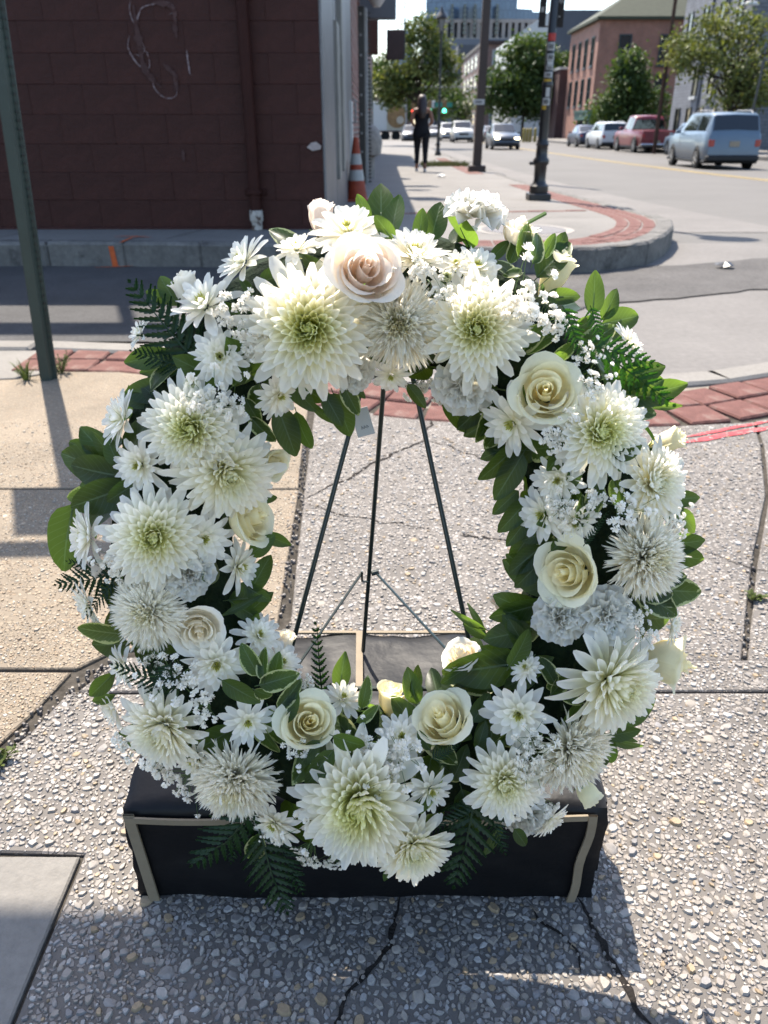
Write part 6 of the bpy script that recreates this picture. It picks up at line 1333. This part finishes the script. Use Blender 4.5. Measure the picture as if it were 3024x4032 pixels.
# leaves seen singly: base x, y and tip x, y in the 1659-wide view, kind, lift
for bx_, by_, tx_, ty_, k, off in [
    (845, 510, 860, 418, 'g', .06), (930, 520, 955, 432, 'g', .05), (800, 480, 770, 420, 'g', .05), (850, 520, 812, 465, 'g', .08), (905, 520, 912, 450, 'g', .05), (660, 560, 590, 475, 'v', .06), (700, 600, 660, 550, 'g', .07), (590, 640, 610, 590, 'g', .05), (560, 610, 640, 582, 'g', .06), (545, 640, 520, 600, 'g', .05),
    (1120, 555, 1150, 480, 'v', .08), (1150, 570, 1180, 500, 'v', .09), (1170, 560, 1200, 505, 'v', .07), (1100, 570, 1130, 500, 'v', .06), (1190, 570, 1225, 500, 'g', .05), (1160, 600, 1235, 515, 'g', .06), (1110, 600, 1075, 550, 'v', .09), (1130, 590, 1085, 590, 'v', .1), (1060, 560, 1100, 520, 'g', .06), (1180, 640, 1255, 640, 'g', .08),
    (1280, 680, 1288, 585, 'g', .06), (1300, 690, 1340, 625, 'g', .03), (1300, 700, 1388, 680, 'g', .03), (1300, 690, 1345, 665, 'g', .02), (1310, 720, 1370, 720, 'g', .03), (1230, 720, 1290, 690, 'g', .07), (1250, 760, 1330, 700, 'v', .07), (1240, 740, 1190, 790, 'v', .08), (1200, 720, 1130, 760, 'v', .08), (1280, 800, 1230, 860, 'g', .06), (1320, 830, 1440, 790, 'g', .05), (1330, 850, 1450, 860, 'g', .05), (1370, 860, 1490, 830, 'p', .02), (1380, 870, 1485, 885, 'n', .02), (1370, 840, 1440, 820, 'g', .04),
    (385, 660, 340, 595, 'g', .05), (370, 650, 315, 630, 'g', .04), (380, 760, 262, 785, 'p', .06), (400, 780, 300, 810, 'p', .05), (370, 840, 265, 850, 'g', .04), (330, 870, 258, 860, 'g', .03), (340, 860, 300, 830, 'g', .04), (520, 690, 470, 650, 'g', .07), (560, 800, 500, 770, 'g', .06),
    (260, 1020, 115, 985, 'g', .05), (270, 1030, 140, 1010, 'g', .07), (250, 1000, 165, 925, 'g', .05), (260, 1000, 190, 940, 'g', .06), (260, 1010, 225, 945, 'g', .07), (250, 1010, 145, 955, 'g', .04), (280, 1050, 145, 1100, 'g', .07), (270, 1060, 180, 1130, 'g', .05), (300, 1040, 230, 1085, 'g', .08), (270, 1030, 170, 1050, 'g', .03), (290, 1060, 200, 1080, 'g', .05), (240, 1060, 140, 1080, 'y', .02),
    (270, 1370, 165, 1362, 'y', .07), (280, 1390, 190, 1400, 'g', .05), (290, 1360, 340, 1410, 'v', .08), (250, 1450, 190, 1510, 'p', .04), (250, 1500, 195, 1520, 'p', .03), (330, 1570, 255, 1590, 'g', .04), (330, 1620, 275, 1610, 'p', .03), (160, 1090, 120, 1240, 'g', .0),
    (600, 880, 640, 985, 'g', .04), (640, 890, 660, 975, 'g', .03), (720, 850, 760, 945, 'g', .04), (700, 850, 740, 920, 'g', .05), (740, 830, 775, 895, 'v', .05), (690, 840, 720, 875, 'v', .05), (760, 830, 790, 860, 'g', .05), (560, 830, 540, 905, 'v', .08), (530, 860, 560, 920, 'v', .08), (620, 820, 680, 890, 'g', .07), (660, 860, 730, 930, 'n', .03), (540, 900, 590, 960, 'v', .07), (580, 830, 560, 790, 'g', .06),
    (560, 1080, 600, 1075, 'g', .02), (560, 1150, 630, 1180, 'p', .03), (540, 1200, 590, 1160, 'g', .04), (540, 1280, 580, 1200, 'g', .05), (520, 1260, 580, 1300, 'g', .05), (530, 1330, 580, 1280, 'g', .05), (500, 1300, 560, 1340, 'g', .06), (480, 1330, 560, 1290, 'n', .07), (560, 1460, 520, 1395, 'v', .09), (570, 1470, 560, 1400, 'v', .1), (590, 1480, 600, 1410, 'v', .09), (560, 1480, 640, 1460, 'v', .1), (550, 1490, 590, 1510, 'v', .1), (600, 1530, 650, 1480, 'v', .08), (480, 1470, 560, 1520, 'g', .1), (580, 1530, 610, 1620, 'v', .08), (560, 1560, 590, 1640, 'v', .08),
    (880, 830, 920, 880, 'g', .04), (960, 860, 1010, 930, 'g', .03), (1060, 850, 1000, 930, 'g', .04), (1070, 860, 1050, 960, 'v', .05), (1100, 880, 1060, 980, 'v', .06), (1080, 900, 1000, 940, 'g', .04), (1120, 960, 1040, 1040, 'g', .05), (1130, 980, 1070, 1080, 'g', .05), (1110, 960, 1040, 990, 'g', .03), (1120, 1060, 1065, 1110, 'g', .04), (1140, 1080, 1080, 1150, 'g', .05), (1140, 1120, 1095, 1180, 'g', .05), (1150, 1150, 1100, 1215, 'g', .04), (1170, 1180, 1100, 1240, 'g', .05), (1180, 1200, 1115, 1270, 'g', .05), (1200, 1140, 1130, 1170, 'g', .06), (1160, 1240, 1095, 1200, 'g', .04),
    (1180, 1300, 1060, 1340, 'g', .05), (1170, 1330, 1070, 1290, 'g', .04), (1150, 1360, 1050, 1380, 'g', .05), (1130, 1380, 1090, 1330, 'g', .06), (1140, 1400, 1100, 1350, 'g', .06), (1130, 1430, 960, 1460, 'g', .05), (1120, 1430, 1040, 1400, 'g', .05), (1150, 1420, 1100, 1480, 'g', .07), (1100, 1440, 1150, 1370, 'g', .08), (1160, 1450, 1090, 1490, 'g', .07), (1010, 1440, 955, 1480, 'g', .05), (1050, 1360, 980, 1330, 'n', .0), (1050, 1370, 1010, 1305, 'n', .0), (1060, 1380, 1000, 1350, 'p', -.02),
    (1330, 990, 1390, 965, 'g', .11), (1330, 960, 1350, 1020, 'g', .11), (1250, 1000, 1230, 1060, 'g', .09), (1290, 1040, 1280, 1120, 'v', .09), (1330, 1030, 1335, 1100, 'v', .08), (1240, 1050, 1200, 1000, 'v', .08), (1250, 1140, 1270, 1080, 'v', .09), (1190, 1190, 1240, 1150, 'g', .08), (1430, 1080, 1515, 1075, 'g', .03), (1410, 1180, 1525, 1170, 'g', .04), (1420, 1190, 1525, 1220, 'g', .04), (1400, 1240, 1500, 1220, 'v', .06), (1380, 1250, 1490, 1250, 'v', .07), (1390, 1270, 1525, 1285, 'v', .06), (1350, 1260, 1420, 1330, 'v', .08), (1370, 1270, 1470, 1330, 'v', .07), (1340, 1280, 1390, 1350, 'v', .08), (1390, 1290, 1460, 1290, 'v', .08), (1460, 1100, 1510, 1150, 'g', .02), (1400, 1100, 1480, 1100, 'g', .04), (1420, 1010, 1390, 960, 'g', .09),
    (1330, 1560, 1425, 1520, 'g', .01), (1310, 1590, 1385, 1580, 'g', .03), (1300, 1590, 1400, 1630, 'n', .02), (1300, 1580, 1320, 1660, 'g', .02), (1280, 1640, 1320, 1650, 'g', .03), (1310, 1570, 1380, 1610, 'n', .02), (1190, 1500, 1240, 1450, 'v', .08), (1200, 1480, 1170, 1420, 'v', .08), (1210, 1500, 1260, 1520, 'v', .09), (1230, 1460, 1180, 1500, 'v', .08),
    (690, 1600, 640, 1660, 'g', .09), (720, 1620, 660, 1700, 'g', .1), (700, 1650, 670, 1720, 'g', .09), (720, 1590, 790, 1620, 'g', .11), (610, 1560, 640, 1500, 'g', .08), (730, 1500, 745, 1415, 'p', .02), (780, 1530, 800, 1470, 'v', .06), (770, 1560, 820, 1530, 'v', .08), (890, 1500, 910, 1440, 'g', .03), (900, 1520, 880, 1450, 'g', .03), (930, 1620, 900, 1580, 'g', .09), (950, 1650, 1000, 1690, 'v', .07), (980, 1680, 1010, 1620, 'g', .07), (1080, 1780, 1050, 1850, 'g', .04), (1110, 1790, 1140, 1830, 'g', .05), (560, 1800, 540, 1880, 'v', .07), (840, 1860, 830, 1920, 'n', .05), (1020, 1560, 1060, 1500, 'g', .07), (1030, 1620, 1050, 1560, 'g', .08)]:
    p0 = onp(bx_ * K, by_ * K, off); p1 = onp(tx_ * K, ty_ * K, off + rnd.uniform(-.012, .008)); d, rad, a = frame_at(p0); ln = (p1 - p0).length
    put_leaf(p0, p1 - p0, (WN + rad * rnd.uniform(-.2, .5) + V((rnd.gauss(0, .25), 0, rnd.gauss(0, .2)))).normalized(), ln * 1.02, k)
# foliage filling between the flowers
q = random.Random(99)
while nleaf[0] < 298:
    a = q.uniform(0, 6.283); psi = R(q.uniform(-95, 185)); c_ = WC + V((1, 0, 0)) * RX * math.cos(a) + WU * RY * math.sin(a); rad = (V((1, 0, 0)) * (math.cos(a) / RX) + WU * (math.sin(a) / RY)).normalized()
    psi = q.choice((q.uniform(-.3, .9), q.uniform(2.2, 3.5), q.uniform(.5, 2.6))); nr = rad * math.cos(psi) + WN * math.sin(psi); tang = rad.cross(WN)
    d = (-rad * math.sin(psi) + WN * math.cos(psi)) * q.choice((-1, 1)) * .7 + tang * q.gauss(0, .8) + nr * .5
    put_leaf(c_ + nr * .062, d, nr, q.uniform(.045, .066), 'v' if q.random() < .25 else 'g')
# --- fern fronds
def frond(seed, n, wd, mat, droop=.25, hw=.034):
    """fern frond of length 1: toothed lance-shaped pinnae in pairs along a thin rachis"""
    qq = random.Random(seed); b = MB()
    b.tube([(0, 0, 0), (0, .5, .02), (0, 1, -droop)], [.012, .009, .003], 4)
    for i in range(n + 1):
        t = .08 + .92 * i / n; z0 = .06 * t - droop * t * t
        for s_ in ((-1, 1) if i < n else (0,)):
            ln = (wd * max(0, 1 - t) ** .8 * (1 if t > .2 else .85) + .04) * qq.uniform(.92, 1.06); an = R(54 - 14 * t) + qq.gauss(0, .05) if s_ else 0
            d = V((math.sin(an) * s_, math.cos(an))); p_ = V((-d.y, d.x)); tilt = qq.uniform(-.22, .12); m_ = max(4, int(ln / .045)); A, B, C = [], [], []
            for k in range(2 * m_ + 1):
                u = k / (2 * m_); w_ = hw * (.35 + .65 * min(1, u * 6)) * max(0, 1 - u) ** .65 * (1.12 if k % 2 else .66) * (.7 + .6 * ln / (wd + .04)); off = .018 * (1 if k % 2 else 0)
                c = d * (ln * u); zc = z0 + tilt * ln * u - .5 * (ln * u) ** 2; tip = d * off
                A.append((c.x + tip.x + p_.x * w_, t + c.y + tip.y + p_.y * w_, zc + .012)); B.append((c.x, t + c.y, zc)); C.append((c.x + tip.x - p_.x * w_, t + c.y + tip.y - p_.y * w_, zc + .012))
            q_ = 2 * m_ + 1; b.add(A + B + C, [(k, q_ + k, q_ + k + 1, k + 1) for k in range(q_ - 1)] + [(q_ + k, 2 * q_ + k, 2 * q_ + k + 1, q_ + k + 1) for k in range(q_ - 1)])
    return b.mesh('fern_frond', MT[mat])
FR = [frond(1, 10, .42, 'fernm'), frond(2, 11, .34, 'fernm', .1, .030), frond(3, 12, .13, 'fernm', .05, .026), frond(4, 9, .30, 'fernb', .15, .042)]
for bx_, by_, tx_, ty_, k, off in [(430, 790, 278, 612, 0, .075), (420, 800, 290, 760, 1, .07), (440, 760, 330, 650, 1, .06), (260, 1235, 118, 1270, 0, .06), (255, 1240, 150, 1215, 1, .055), (250, 1250, 185, 1330, 1, .065), (390, 1490, 250, 1440, 1, .1), (370, 1430, 330, 1510, 0, .11), (700, 1535, 683, 1358, 2, .0), (560, 1740, 420, 1890, 0, .075), (520, 1760, 500, 1860, 1, .06), (560, 1790, 615, 1985, 0, .07), (590, 1800, 650, 1925, 1, .06), (545, 1760, 560, 1880, 1, .06), (1030, 1700, 985, 1930, 0, .07), (1040, 1740, 930, 1800, 1, .07), (1050, 1730, 1090, 1840, 1, .06), (930, 1640, 990, 1610, 1, .1), (1215, 660, 1260, 770, 3, .1), (1260, 740, 1415, 785, 3, .09), (1275, 660, 1300, 740, 3, .09), (1300, 760, 1450, 870, 3, .06), (1240, 800, 1330, 840, 1, .06), (1260, 1180, 1310, 1110, 2, .11)]:
    p0 = onp(bx_ * K, by_ * K, off); p1 = onp(tx_ * K, ty_ * K, off + .0); y = (p1 - p0); ln = y.length; y.normalize(); z = (WN + V((rnd.gauss(0, .15), 0, rnd.gauss(0, .15)))); z = (z - y * z.dot(y)).normalized(); x = y.cross(z)
    o = bpy.data.objects.new('fern_frond', FR[k]); o.matrix_basis = M.Translation(p0) @ M(((x.x, y.x, z.x, 0), (x.y, y.y, z.y, 0), (x.z, y.z, z.z, 0), (0, 0, 0, 1))) @ M.Scale(ln * 1.05, 4); link(o, wr_o); wp_(o)
# bare cut stem at the top right
p0, p1 = onp(1120 * K, 492 * K, .06), onp(1178 * K, 461 * K, .05); wp_(MB().tube([p0, p1], .0022, 6).build('cut_stem', MT['stem'], wr_o))
